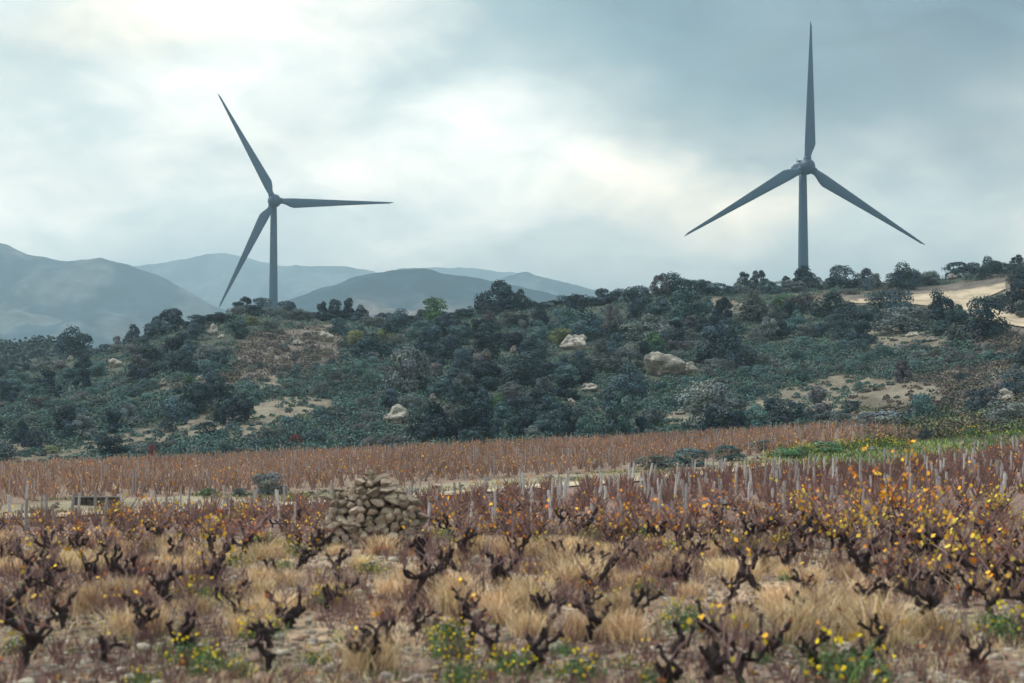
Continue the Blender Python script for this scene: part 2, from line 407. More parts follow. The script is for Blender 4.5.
drape('track', [(-60, 518), (60, 514), (140, 511), (256, 505.5), (330, 501), (384, 497.5), (480, 490), (560, 484), (640, 478), (720, 470), (772, 463)],
      [(-60, 522), (60, 518), (140, 514.5), (256, 509), (330, 504.5), (384, 501), (480, 494), (560, 488), (640, 482.5), (720, 475), (780, 465.5)], '')
drape('road', [(850, 300.5), (900, 297), (935, 293), (960, 291), (985, 287.5), (1005, 283)], [(850, 304), (900, 304), (935, 307), (960, 313), (985, 299), (1006, 290)], '', lift=.12)
drape('road', [(950, 300), (968, 299), (985, 308), (1005, 314), (1040, 320)], [(944, 306), (968, 315), (985, 321), (1005, 325), (1040, 332)], '', lift=.18)

# ------------------------------------------------------------------ mountains
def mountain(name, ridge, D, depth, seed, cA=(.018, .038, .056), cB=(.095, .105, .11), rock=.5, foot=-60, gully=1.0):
    """A ridge whose skyline runs at distance D; slopes fall towards the valley in front and behind."""
    px0, px1 = ridge[0][0], ridge[-1][0]
    n, m = 260, 110
    pxs = np.linspace(px0, px1, n); rp = np.interp(pxs, *zip(*ridge))
    ker2 = np.ones(5) / 5; rp = np.convolve(np.pad(rp, 2, mode='edge'), ker2, 'valid')
    X0 = (pxs - 512) / F * D; Zr = CAMZ + D * slope(rp)
    t = np.linspace(-1, .6, m)
    V = []; Cc = []
    for tt in t:
        yy = D + tt * depth
        prof = (1 - abs(tt)) ** 1.15 if tt < 0 else (1 - tt / .6 * .9)
        zz = foot + (Zr - foot) * prof
        xx = X0
        g1 = fbm(xx / (depth * .16), np.full(n, yy) / (depth * .5) + tt, 5, seed)
        amp = (Zr - foot) * .34 * gully * min(1, abs(tt) * 5)
        zz = zz - amp * np.abs(g1 - .5) * 2 * .8
        zz = zz + (fbm(xx / (depth * .03), np.full(n, yy) / (depth * .03), 3, seed + 5) - .5) * D * .0028
        V.append(np.stack([xx, np.full(n, yy), zz], 1))
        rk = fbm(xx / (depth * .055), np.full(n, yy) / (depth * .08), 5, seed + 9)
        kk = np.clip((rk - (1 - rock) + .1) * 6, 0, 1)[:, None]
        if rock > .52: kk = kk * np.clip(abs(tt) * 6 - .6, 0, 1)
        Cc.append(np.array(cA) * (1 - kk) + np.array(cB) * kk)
    V = np.concatenate(V); Cc = np.concatenate(Cc)
    f = np.array([[j * n + i, j * n + i + 1, (j + 1) * n + i + 1, (j + 1) * n + i] for j in range(m - 1) for i in range(n - 1)])
    o = link(name, mesh_np(name, V, f, Cc, [M_mount], True)); tag(o, kind='structure'); return o
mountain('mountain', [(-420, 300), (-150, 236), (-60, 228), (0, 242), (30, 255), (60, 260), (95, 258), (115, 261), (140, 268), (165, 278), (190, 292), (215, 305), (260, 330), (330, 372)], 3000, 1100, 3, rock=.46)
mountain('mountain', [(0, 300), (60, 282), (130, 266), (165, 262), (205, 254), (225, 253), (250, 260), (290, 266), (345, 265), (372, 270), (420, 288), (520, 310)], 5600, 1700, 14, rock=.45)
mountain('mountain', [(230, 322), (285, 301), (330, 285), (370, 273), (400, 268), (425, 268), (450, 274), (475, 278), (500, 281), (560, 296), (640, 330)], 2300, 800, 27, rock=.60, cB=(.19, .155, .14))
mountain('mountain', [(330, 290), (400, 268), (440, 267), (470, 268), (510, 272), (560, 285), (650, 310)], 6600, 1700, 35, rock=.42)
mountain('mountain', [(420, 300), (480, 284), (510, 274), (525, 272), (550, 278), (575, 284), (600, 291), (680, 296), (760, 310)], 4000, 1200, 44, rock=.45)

# ------------------------------------------------------------------ wind turbines
def blade_mesh():
    L = 46.8
    V = []; ns = 30; nc = 14
    for i in range(ns):
        t = i / (ns - 1); r = 1.2 + t * (L - 1.2)
        s = min(max((t - .03) / .11, 0), 1); s = s * s * (3 - 2 * s)
        chord = 2.0 * (1 - s) + 3.85 * s
        if t > .14: q = (t - .14) / .86; chord = 3.1 * (1 - q) ** 1.1 + .55 + .2 * (1 - q)
        if t > .975: chord *= max(.3, (1 - t) / .025)
        thick = 2.0 * (1 - s) + chord * .2 * s
        lead = -1.0 * (1 - s) - (1.05 * (1 - t) + .2) * s              # the straight edge
        tw = R(14) * (1 - t) ** 2
        for k in range(nc):
            a = 2 * math.pi * k / nc
            cx = lead + chord * (.5 - .5 * math.cos(a)); th = math.sin(a) * thick * .5 * (1 if s < .5 else (1.25 - .5 * (.5 - .5 * math.cos(a))))
            V.append((cx * math.cos(tw) - th * math.sin(tw), cx * math.sin(tw) * .6 + th * math.cos(tw), r))
    f = [[i * nc + k, i * nc + (k + 1) % nc, (i + 1) * nc + (k + 1) % nc, (i + 1) * nc + k] for i in range(ns - 1) for k in range(nc)]
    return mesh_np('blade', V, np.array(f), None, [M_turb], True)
def lathe(name, prof, axis='Z', seg=40, m=None):
    V = []
    for r, h in prof:
        for k in range(seg):
            a = 2 * math.pi * k / seg
            V.append((r * math.cos(a), r * math.sin(a), h) if axis == 'Z' else (r * math.cos(a), -h, r * math.sin(a)))
    f = [[i * seg + k, i * seg + (k + 1) % seg, (i + 1) * seg + (k + 1) % seg, (i + 1) * seg + k] for i in range(len(prof) - 1) for k in range(seg)]
    return mesh_np(name, V, np.array(f), None, [m], True)
def box_bm(bm, c, s, bev=0):
    r = bmesh.ops.create_cube(bm, size=1, matrix=Matrix.Translation(c) @ Matrix.Diagonal((*s, 1)))
    if bev:
        es = list({e for v in r['verts'] for e in v.link_edges})
        bmesh.ops.bevel(bm, geom=es, offset=bev, segments=3, affect='EDGES')
def bm_obj(name, bm, m, parent=None):
    me = bpy.data.meshes.new(name); bm.to_mesh(me); bm.free(); me.materials.append(m); return link(name, me, parent)
B_ME = blade_mesh()
def turbine(px, py, Y, yaw, angs, label):
    hx, hz = Y * float(xslope(px, py)), CAMZ + Y * float(slope(py))
    gz = float(H(hx, Y)) - .5
    root = empty('wind_turbine', (hx, Y, gz)); root.rotation_euler.z = yaw
    tag(root, label, 'wind turbine')
    h = hz - gz
    off = 4.2                      # hub stands this far in front of the tower axis
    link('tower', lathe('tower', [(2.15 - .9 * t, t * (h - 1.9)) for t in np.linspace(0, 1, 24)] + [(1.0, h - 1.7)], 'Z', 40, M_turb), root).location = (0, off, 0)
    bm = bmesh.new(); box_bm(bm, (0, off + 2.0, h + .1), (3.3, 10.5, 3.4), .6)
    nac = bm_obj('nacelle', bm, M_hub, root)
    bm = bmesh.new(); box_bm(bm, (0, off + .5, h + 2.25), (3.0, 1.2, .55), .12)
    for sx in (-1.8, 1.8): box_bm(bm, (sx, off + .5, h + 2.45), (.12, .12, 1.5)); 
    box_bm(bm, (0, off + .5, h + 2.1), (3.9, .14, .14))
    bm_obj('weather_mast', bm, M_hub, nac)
    sp = [(1.24 * a_, 1.2 * b_) for a_, b_ in [(.02, 2.2), (.7, 2.08), (1.25, 1.75), (1.75, 1.15), (2.05, .4), (2.1, -.5), (1.95, -1.3), (1.7, -1.7), (1.6, -1.75)]]
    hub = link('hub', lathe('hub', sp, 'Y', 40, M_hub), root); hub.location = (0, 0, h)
    for i, a in enumerate(angs):   # degrees counter-clockwise from the right, as seen from the camera
        b = link('blade', B_ME, root); b.location = (0, 0, h)
        b.rotation_euler = (0, R(90 - a), 0)
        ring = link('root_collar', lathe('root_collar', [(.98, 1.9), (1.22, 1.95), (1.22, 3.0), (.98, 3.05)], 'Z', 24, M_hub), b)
    return root
turbine(807.3, 166.5, 543, R(10), (88.3, 209.3, 328.3), 'taller wind turbine with one blade pointing straight up, above the sandy road')
turbine(274.5, 200.8, 662, R(12), (118, .4, 243.2), 'smaller wind turbine with one blade level, rising above the hazy mountains')

# ------------------------------------------------------------------ trees and bushes of the hillside
def crown_mesh(name, seed, n=3400, kind='oak', colr=(.040, .062, .046)):
    """Unit crown: 1 wide, foot at z=0, top at 1; leaf clumps spread over many overlapping lobes."""
    r = np.random.default_rng(seed)
    if kind == 'oak': nl, z0, z1, rad = 18, .13, .80, (.15, .25)
    elif kind == 'bush': nl, z0, z1, rad = 14, .12, .68, (.17, .28)
    elif kind == 'loose': nl, z0, z1, rad = 16, .13, .84, (.11, .20)
    else: nl, z0, z1, rad = 15, .10, .84, (.11, .17)               # upright
    lob = []
    for i in range(nl):
        a = r.random() * 2 * np.pi; h = r.random()
        if kind == 'upright': w = .30 * (1 - h) ** .7 + .03
        else: w = .36 * math.sqrt(max(0, 1 - (abs(h - .35) / .72) ** 2))
        q = w * math.sqrt(r.random()) if i > 5 else w
        lob.append((q * math.cos(a), q * math.sin(a), z0 + (z1 - z0) * h, rad[0] + (rad[1] - rad[0]) * r.random()))
    lob = np.array(lob)
    sc_ = max(.5, 0) / np.max(np.abs(lob[:, :2]).max(1) + lob[:, 3]); lob[:, :2] *= sc_
    top = np.max(lob[:, 2] + lob[:, 3]); lob[:, 2] *= 1 / top
    A = Acc()
    per = n // nl
    for i, (lx, ly, lz, lr) in enumerate(lob):
        d = unit(r.normal(size=(per, 3))); d[:, 2] = np.abs(d[:, 2]) * np.where(r.random(per) < .78, 1, -1); d = unit(d)
        bump = 1 + .35 * (fbm(d[:, 0] * 3 + i * 7, d[:, 1] * 3 + d[:, 2] * 2, 3, seed) - .5) * 2
        p = np.array([lx, ly, lz]) + d * lr * (bump * (1.02 - .35 * r.random(per) ** 2))[:, None]
        inside = np.zeros(per, bool)
        for j in range(nl):
            if j != i: inside |= (np.linalg.norm(p - lob[j, :3], axis=1) < lob[j, 3] * .72)
        p, d2 = p[~inside], d[~inside]
        nrm = unit(d2 + r.normal(size=d2.shape) * .45)
        tone = np.array(colr) * (.70 + .65 * r.random())
        cc = tone * (.72 + .62 * r.random((len(p), 1))) * np.array([1 + .18 * (r.random() - .5), 1, 1 + .3 * (r.random() - .5)])
        s = (.026 + .026 * r.random(len(p))) * (1.0 if kind != 'loose' else .85)
        A.quads(leaf_quads(p, nrm, s, s * 1.25, r), cc)
        # stray sprigs that break the outline
        m_ = max(4, per // 16); dd = unit(r.normal(size=(m_, 3)) + [0, 0, .5])
        pp = np.array([lx, ly, lz]) + dd * lr * (1.05 + .22 * r.random((m_, 1)))
        A.quads(leaf_quads(pp, unit(dd + r.normal(size=dd.shape) * .6), .028, .044, r), tone * (.8 + .5 * r.random((m_, 1))))
    me = A.mesh(name, M_leaf)
    return me, lob
def trunk_mesh(seed, lob):
    r = np.random.default_rng(seed); A = Acc()
    top = np.array([.03 * r.normal(), .03 * r.normal(), .34])
    v, f = tube([(0, 0, -.06), (.01, 0, .06), top * .55, top], [.05, .038, .032, .026], 7, .15, r); A.grid(v, f, (.1, .1, .1))
    for i in range(5):
        q = lob[(i * 3) % len(lob), :3]; mid = top * .5 + q * .5 + np.array([0, 0, -.03])
        v, f = tube([top * .8, mid, q], [.02, .014, .007], 5, .1, r); A.grid(v, f, (.1, .1, .1))
    return A.mesh('trunk', M_bark)
TREES = {}
PAL = {'oak': (.044, .076, .092), 'grey': (.100, .122, .125), 'green': (.062, .125, .068), 'lime': (.125, .150, .070), 'teal': (.066, .122, .124), 'brown': (.090, .092, .098), 'pine': (.024, .043, .056), 'wine': (.12, .04, .045), 'yellow': (.17, .17, .05)}
def tree_proto(kind, pal, v):
    key = (kind, pal, v)
    if key not in TREES:
        big = kind != 'bush'
        cm, lob = crown_mesh('crown', 100 + v * 13 + hash_kind(kind), 5600 if big else 3200, kind, PAL[pal])
        TREES[key] = (cm, trunk_mesh(v, lob))
    return TREES[key]
def hash_kind(k): return {'oak': 1, 'bush': 2, 'loose': 3, 'upright': 4}[k] * 1000
tree_pos = []
OUT = [(663, 373, 46, 27, 'largest pale rock outcrop on the hillside, streaked and domed'), (690, 372, 16, 11, 'smaller pale rock beside the domed outcrop'),
       (396, 422, 28, 18, 'lone pale boulder above the far vineyard between dark oaks'), (573, 348, 30, 19, 'jumble of whitish rock beside a yellow green tree'),
       (556, 338, 12, 8, 'small whitish rock uphill of the white jumble'), (514, 353, 9, 8, 'small pale rock half hidden by oaks left of the white jumble'),
       (213, 335, 11, 12, 'upright pale rock high under the hilltop of the smaller turbine'), (221, 338, 8, 6, 'pale rock at the foot of the upright one'),
       (116, 367, 16, 11, 'pale rock framed by dark oaks on the lower slope'), (71, 361, 8, 6, 'small tan rock below the dark pointed tree'),
       (163, 386, 9, 8, 'small round white rock in the scrub below the oaks'), (199, 380, 8, 7, 'tiny white rock with reddish soil beside it'),
       (326, 341, 18, 12, 'pale slab below the dark ragged clump of pines'), (298, 345, 14, 6, 'low pale rock on the heath below the pines'),
       (590, 391, 18, 8, 'flat tan rock downhill of the white jumble'), (585, 387, 8, 6, 'small tan rock on top of the flat one'), (572, 405, 9, 9, 'small white rock low among blue green scrub'),
       (433, 400, 8, 7, 'small pale rock amid the darkest oaks'), (680, 414, 12, 5, 'tan stone in the gap beside the large grey green oak'),
       (912, 336, 14, 6, 'pale stone on the bare patch under the broad greyish bush'), (893, 341, 10, 5, 'low stone on the bare patch below the road bush'), (932, 341, 13, 5, 'flat stone at the far end of the bare patch'),
       (1003, 402, 22, 14, 'grey green rock beside the dark blackish bush'), (1015, 412, 24, 11, 'pale stony block at the frame edge under the grey green rock'), (960, 415, 14, 6, 'pale flat stone at the foot of the dark blackish bush'),
       (952, 275, 12, 6, 'pinkish rock among the trees above the sandy road'), (742, 309, 10, 6, 'tan rock on the small bare patch below the skyline')]
def hides_rock(px, py, w, h):
    return any(abs(px - a) < w * .5 + b_ * .35 and py - h < b and py > b - c_ * .35 for a, b, b_, c_, _l in OUT)
def place_tree(px, py, w, h, kind='oak', pal='oak', label=None, group=None, v=None, ymin=100, name=None, sink=.10):
    """px, py: the foot; w, h: picture size."""
    p = ground_at(px, py, ymin)
    if p is None: return None
    y = p.y; W = w / F * y * 1.06; Hh = h / F * y * 1.06
    v = int(rng.integers(0, 4)) if v is None else v
    cm, tm = tree_proto(kind, pal, v)
    bush = kind == 'bush'
    o = empty(name or ('bush' if bush else 'tree'), (p.x, y, p.z - sink * Hh))
    o.rotation_euler.z = rng.random() * 6.28
    o.scale = (W, W * (.9 + .2 * rng.random()), Hh)
    link('crown' if not bush else 'foliage', cm, o); link('trunk' if not bush else 'stem', tm, o)
    tag(o, label, 'bush' if bush else 'tree', group)
    tree_pos.append((px, py - h / 2, w, h))
    return o
# those one can single out
S = [
 # skyline
 (499, 306, 46, 33, 'oak', 'pine', 'large dark round oak standing highest on the skyline before the brown hazy hill'),
 (521, 304, 20, 22, 'oak', 'oak', 'small dark tree against the flank of the large round skyline oak'),
 (322, 318, 15, 20, 'upright', 'pine', 'first pine in the dark ragged clump under the brown hazy hill'),
 (334, 318, 18, 22, 'oak', 'pine', 'second tree in the dark ragged clump under the brown hazy hill'),
 (349, 318, 20, 24, 'upright', 'pine', 'tallest pine in the dark ragged clump under the brown hazy hill'),
 (361, 318, 16, 19, 'oak', 'pine', 'last tree of the dark ragged clump, next to the gap in the skyline'),
 (397, 332, 28, 26, 'oak', 'oak', 'dark rounded oak alone in the dip of the skyline below the brown hazy hill'),
 (419, 326, 13, 17, 'upright', 'oak', 'small narrow tree in the skyline dip beside the rounded oak'),
 (434, 322, 26, 26, 'oak', 'green', 'mid green oak with flat top where the skyline starts to climb'),
 (246, 309, 12, 17, 'loose', 'pine', 'thin spiky tree on the hilltop beside the smaller turbine'),
 (238, 309, 12, 13, 'loose', 'pine', 'low thin tree under the lower blade tip of the smaller turbine'),
 (285, 310, 24, 16, 'oak', 'oak', 'dark oak on the skyline beside the foot of the smaller turbine'),
 (262, 312, 24, 15, 'oak', 'oak', 'dark oak in front of the foot of the smaller turbine'),
 (75, 357, 34, 34, 'oak', 'pine', 'dark pointed tree rising over the blue wooded ridge'),
 (132, 345, 20, 22, 'oak', 'oak', 'dark oak on the lower skyline against the haziest mountain foot'),
 (116, 347, 15, 16, 'loose', 'brown', 'thin brownish tree on the lower skyline beside a dark oak'),
 (172, 328, 28, 22, 'oak', 'pine', 'dark oak crowning the steep part of the skyline beneath the mountain'),
 (157, 334, 24, 20, 'oak', 'oak', 'dark oak just below the crowning oak of the steep skyline'),
 (603, 301, 18, 14, 'oak', 'oak', 'small round oak on the skyline where the far hills end'),
 (637, 310, 32, 26, 'oak', 'oak', 'broad dark oak below the skyline left of the tall clump'),
 (660, 297, 24, 25, 'loose', 'brown', 'bare greyish tree at the edge of the tall skyline clump'),
 (680, 297, 34, 27, 'oak', 'pine', 'broad dark oak topping the tall skyline clump in the middle of the hill'),
 (745, 282, 18, 17, 'loose', 'pine', 'scraggly open tree on the skyline with light showing through'),
 (759, 283, 18, 19, 'loose', 'pine', 'taller scraggly open tree beside another on the skyline'),
 (787, 280, 13, 13, 'loose', 'pine', 'little spindly tree alone beside the taller turbine tower'),
 (806, 287, 28, 23, 'oak', 'pine', 'dark oak right in front of the taller turbine tower'),
 (840, 281, 28, 22, 'oak', 'oak', 'dark skyline oak just right of the taller turbine tower'),
 (866, 277, 26, 18, 'oak', 'pine', 'flat topped skyline oak between two rounder ones, past the tower'),
 (905, 290, 34, 30, 'oak', 'oak', 'large rounded skyline oak with bare stem foot above the sandy road'),
 (929, 276, 18, 9, 'bush', 'oak', 'low dark bush in the gap of the skyline over the sandy road'),
 (957, 272, 30, 17, 'oak', 'oak', 'wide dark oak on the skyline above the widest part of the road'),
 (973, 269, 18, 15, 'oak', 'oak', 'small dark oak on the skyline before the last tall one'),
 (992, 268, 20, 20, 'oak', 'pine', 'tall dark oak of the upper skyline near the road end'),
 (1016, 266, 18, 16, 'loose', 'pine', 'open dark tree at the frame edge of the skyline'),
 # near the road
 (985, 340, 46, 46, 'oak', 'pine', 'big dark oak standing in front of the sandy road bend'),
 (943, 319, 30, 32, 'oak', 'pine', 'dark oak with forked crown before the widest part of the sandy road'),
 (1020, 312, 34, 46, 'oak', 'pine', 'dark tree at the frame edge above the lower road branch'),
 (880, 308, 34, 20, 'bush', 'oak', 'round dark bush covering the narrow end of the sandy road'),
 (904, 332, 62, 28, 'bush', 'grey', 'broad greyish bush below the round one at the road end'),
 (784, 314, 24, 22, 'oak', 'green', 'bright green round tree below the taller turbine'),
 (797, 333, 24, 24, 'oak', 'teal', 'pale green round tree directly below the bright green one'),
 (832, 318, 46, 28, 'oak', 'oak', 'wide dark tree right of the bright green one'),
 (688, 321, 42, 34, 'oak', 'teal', 'deep green dome shaped tree under the tall skyline clump'),
 (755, 322, 42, 28, 'oak', 'grey', 'grey green tree between the deep green dome and the bright green tree'),
 # hillside
 (725, 364, 62, 42, 'oak', 'oak', 'very broad dark oak uphill of the thin scrub belt, beside the big outcrop'),
 (648, 342, 54, 30, 'oak', 'grey', 'wide grey green oak above the big pale outcrop'),
 (652, 356, 34, 26, 'oak', 'green', 'greener tree just above the big pale outcrop'),
 (586, 340, 44, 30, 'oak', 'oak', 'dark oak above the scattered white rocks'),
 (612, 336, 24, 34, 'loose', 'brown', 'bare grey brown tree with upright twigs among the oaks'),
 (625, 398, 46, 36, 'oak', 'oak', 'dark oak downhill of the big pale outcrop'),
 (620, 438, 40, 50, 'upright', 'teal', 'tall dark tree with pale tips at the edge of the far vineyard'),
 (571, 438, 40, 34, 'oak', 'oak', 'rounded dark tree at the far vineyard edge left of the tall pale tipped one'),
 (589, 441, 34, 28, 'oak', 'teal', 'rounded blue green tree at the far vineyard edge in a dark shadowy gap'),
 (708, 428, 58, 50, 'oak', 'grey', 'large grey green oak at the far vineyard edge beyond the track bushes'),
 (498, 410, 18, 19, 'oak', 'green', 'small bright green tree amid the darkest oaks'),
 (523, 388, 40, 36, 'oak', 'oak', 'dark dome shaped oak uphill of the small bright green tree'),
 (474, 436, 40, 42, 'oak', 'pine', 'dark oak at the far vineyard edge below the small bright green tree'),
 (430, 440, 48, 40, 'oak', 'pine', 'dark oak at the far vineyard edge beside the lone pale boulder'),
 (408, 392, 46, 48, 'oak', 'grey', 'tall grey green oak uphill of the lone pale boulder'),
 (356, 347, 20, 18, 'oak', 'lime', 'yellow green tree below the dark ragged clump'),
 (382, 344, 24, 16, 'oak', 'lime', 'olive green tree beside the yellow green one'),
 (374, 358, 44, 26, 'oak', 'oak', 'dark oaks mass below the yellow green tree'),
 (562, 345, 24, 18, 'oak', 'lime', 'yellow green tree touching the scattered white rocks'),
 (252, 325, 14, 9, 'oak', 'lime', 'small bright leaved tree under the hilltop of the smaller turbine'),
 # foot of the hill, left
 (240, 422, 34, 32, 'oak', 'pine', 'dark rounded oak standing alone on the dry grass clearing'),
 (220, 425, 16, 24, 'upright', 'oak', 'narrow dark tree touching the lone oak on the dry clearing'),
 (208, 438, 22, 18, 'bush', 'pine', 'dark round bush below the lone oak of the dry clearing'),
 (170, 432, 20, 20, 'bush', 'oak', 'blocky dark bush on the pale clearing above a red leaved shrub'),
 (184, 424, 13, 16, 'upright', 'oak', 'small narrow tree on the pale clearing beside the blocky bush'),
 (196, 412, 34, 32, 'oak', 'oak', 'broad dark tree at the upper rim of the pale clearing'),
 (190, 395, 16, 22, 'upright', 'green', 'pointed green tree above the pale clearing'),
 (112, 459, 28, 24, 'oak', 'pine', 'dark oak at the vineyard edge with a small twin'),
 (102, 443, 13, 12, 'bush', 'pine', 'small dark bush uphill of the twin oaks on the clearing'),
 (36, 450, 26, 22, 'bush', 'pine', 'dark bush at the lower rim of the clearing by the frame edge'),
 (20, 443, 20, 24, 'oak', 'pine', 'dark oak above the clearing by the frame edge'),
 (129, 414, 20, 16, 'oak', 'teal', 'pale topped round tree above the strip of dry grass'),
 (152, 460, 10, 18, 'bush', 'wine', 'red leaved shrub at the edge of the far vineyard'),
 (296, 447, 13, 14, 'bush', 'wine', 'dark red shrub in the green scrub near the far vineyard'),
 (306, 421, 9, 8, 'bush', 'lime', 'little yellow green bush on the sliver of dry grass'),
 (202, 413, 8, 8, 'bush', 'lime', 'little bright green bush on the pale clearing'),
 (52, 453, 15, 8, 'bush', 'lime', 'low yellow green bush at the foot of the clearing'),
 # lower right and banks
 (984, 412, 42, 26, 'bush', 'pine', 'dark blackish bush above the yellow flowered bank beside a grey rock'),
 (1016, 396, 34, 28, 'bush', 'oak', 'olive dark bush at the frame edge uphill of the grey rock'),
 (878, 429, 60, 20, 'bush', 'grey', 'wide grey bush along the upper rim of the flowered bank'),
 (1008, 432, 50, 28, 'bush', 'grey', 'greyish bush mass at the frame edge by the stony bank'),
 (790, 424, 44, 26, 'bush', 'oak', 'dark bush at the vineyard edge where the heath begins'),
 (852, 413, 20, 14, 'bush', 'oak', 'small dark bush at the lower rim of the heath'),
 (860, 392, 14, 12, 'bush', 'teal', 'small round green bush alone on the heath'),
 (962, 381, 18, 9, 'bush', 'oak', 'small dark bush alone on the purple heath'),
]
for (px, py, w, h, kd, pal, lab) in S: place_tree(px, py, w, h, kd, pal, lab, None)
BANK = [
 (268, 495, 42, 25, 'bush', 'grey', 'airy grey green bush on the bank above the track behind the stone heap'),
 (240, 497, 18, 10, 'bush', 'teal', 'low green bush on the bank left of the airy grey one'),
 (208, 497, 15, 10, 'bush', 'green', 'small bright bush on the bank near the dark low wall'),
 (655, 469, 40, 16, 'bush', 'grey', 'greyish bush on the track bank left of the greener ones'),
 (690, 466, 44, 20, 'bush', 'teal', 'blue green bush in the middle of the track bank'),
 (728, 461, 34, 18, 'bush', 'teal', 'dark green bush on the track bank where the track bends away'),
 (762, 452, 26, 14, 'bush', 'grey', 'grey bush on the flowered bank past the track bend'),
 (925, 441, 14, 13, 'bush', 'pine', 'small round dark bush in the flowered bank'),
 (790, 458, 34, 12, 'bush', 'green', 'bright green bush at the start of the flowered bank'),
 (825, 452, 40, 12, 'bush', 'green', 'bright green broad bush in the flowered bank'),
]
for (px, py, w, h, kd, pal, lab) in BANK: place_tree(px, py, w, h, kd, pal, lab, None, ymin=40, sink=.12)
# the close row of crowns along the skyline
for px in np.arange(-30, 1050, 11.5):
    px = px + rng.uniform(-4, 4); py = float(np.interp(px, KPX, cr_p)) + rng.uniform(0, 5)
    if spot(px, py + 1, ROADP): continue
    w = rng.uniform(15, 27); h = rng.uniform(8, 14.5) * (1.1 if px > 680 else .9)
    if hides_rock(px, py, w, h): continue
    place_tree(px, py, w, h, str(rng.choice(['oak', 'oak', 'bush', 'loose'])), str(rng.choice(['oak', 'pine', 'pine', 'grey'])), 'low dark evergreen in the close row along the crest of the hill', 'low evergreens along the crest', name='tree')
tree_pos = [t for t in tree_pos]
# the rest, filling the slope
n_tree = n_bush = 0
def blocked(px, py, w, f=.42):
    return any(abs(px - a) < (w + c_) * f * .5 + 2 and abs(py - b) < (w + c_) * f * .36 for a, b, c_, d in tree_pos)
def crest_py(px): return np.interp(px, KPX, cr_p)
def foot_py(px): return np.interp(px, KPX, vtop_p)
cand = [(rng.uniform(-90, 1115), rng.random()) for _ in range(5200)]
rest_bush = []
for px, t in cand:
    a, b = crest_py(px), foot_py(px)
    py = a + 1 + (b - 2 - a) * t
    d = 1 - t
    if spot(px, py, CLEAR) or spot(px, py - 4, ROADP) or spot(px, py, ROADP): continue
    if px > 930 and py > 372 : continue
    heath = spot(px, py, HEATH); scr = spot(px, py, SCRUB)
    if heath and rng.random() < .80: continue
    if scr or heath or n_tree >= 225:
        w = rng.uniform(9, 22) if not heath else rng.uniform(6, 13)
        if n_bush < 270 and not blocked(px, py - w * .3, w, .50) and not hides_rock(px, py, w, w * .7):
            pal = rng.choice(['oak', 'teal', 'grey', 'teal', 'brown'] if not heath else ['grey', 'brown', 'oak'])
            if place_tree(px, py, w, w * rng.uniform(.5, .75), 'bush', str(pal), 'low rounded evergreen bush among the scrub of the hillside', 'scrub bushes on the hillside'): n_bush += 1
    else:
        w = rng.uniform(22, 42) * (1 - .25 * d)
        if not blocked(px, py - w * .35, w, .46) and not hides_rock(px, py, w, w * .9):
            pal = str(rng.choice(['oak', 'oak', 'pine', 'oak', 'grey', 'teal', 'pine', 'grey', 'teal', 'brown'])); kd = str(rng.choice(['oak', 'oak', 'oak', 'oak', 'loose', 'upright']))
            hh_ = w * rng.uniform(.60, .92) * (1.15 if kd == 'upright' else 1)
            if place_tree(px, py, w, hh_, kd, pal, 'dark evergreen oak crowded among others on the wooded hillside', 'evergreen oaks crowding the hillside'): n_tree += 1
# low scrub between them: stuff
VG = Acc()
A = Acc(); NS = 18500
pxs = rng.uniform(-210, 1230, NS); tt = rng.random(NS)
for px, t in zip(pxs, tt):
    py = crest_py(px) + (foot_py(px) + 1 - crest_py(px)) * t
    clr = spot(px, py, CLEAR)
    if clr and rng.random() < .62: continue
    if spot(px, py, ROADP) or spot(px, py - 3, ROADP): continue
    heath = spot(px, py, HEATH)
    if heath and rng.random() < .28: continue
    if not (heath or clr or spot(px, py, SCRUB)) and rng.random() < .25: continue
    if hides_rock(px, py, 6, 7): continue
    p = ground_at(px, py, 100)
    if p is None: continue
    m_ = 44; rr = rng.uniform(.35, 1.0) * (.55 if clr else 1)
    d = unit(rng.normal(size=(m_, 3))); d[:, 2] = abs(d[:, 2])
    q = np.array(p) + d * np.array([rr, rr, rr * rng.uniform(.5, .9)]) * (.75 + .4 * rng.random((m_, 1)))
    pal = np.array([(.062, .112, .108), (.052, .090, .094), (.098, .115, .108), (.076, .138, .110)][int(rng.integers(0, 4))] if not heath else [(.095, .085, .085), (.085, .072, .072), (.062, .078, .07), (.15, .13, .10)][int(rng.integers(0, 4))])
    s = rng.uniform(.10, .20, m_)
    A.quads(leaf_quads(q, unit(d + rng.normal(size=d.shape) * .5), s, s * 1.2), pal * (.7 + .6 * rng.random((m_, 1))))
o = link('scrub', A.mesh('scrub', M_scrub)); tag(o, 'low blue green scrub filling the gaps between hillside trees', 'scrub', kind='stuff')
for _ in range(2600):
    px = rng.uniform(862, 1230); py = rng.uniform(408, np.interp(px, KPX, bank_p) - 1)
    p = ground_at(px, py, 75); m_ = 24; rr = rng.uniform(.25, .8)
    d = unit(rng.normal(size=(m_, 3))); d[:, 2] = abs(d[:, 2])
    q = np.array(p) + d * rr * np.array([1, 1, .7]) * (.6 + .5 * rng.random((m_, 1)))
    pal = np.array([(.075, .08, .065), (.05, .06, .05), (.09, .13, .05), (.12, .09, .075), (.2, .17, .1)][int(rng.integers(0, 5))])
    s = rng.uniform(.07, .15, m_); VG.quads(leaf_quads(q, unit(d + rng.normal(size=d.shape) * .6), s, s * 1.4), pal * (.7 + .6 * rng.random((m_, 1))))
o = link('undergrowth', VG.mesh('undergrowth', M_scrub)); tag(o, 'rough grey and green undergrowth behind the flowered bank', 'undergrowth', kind='stuff')
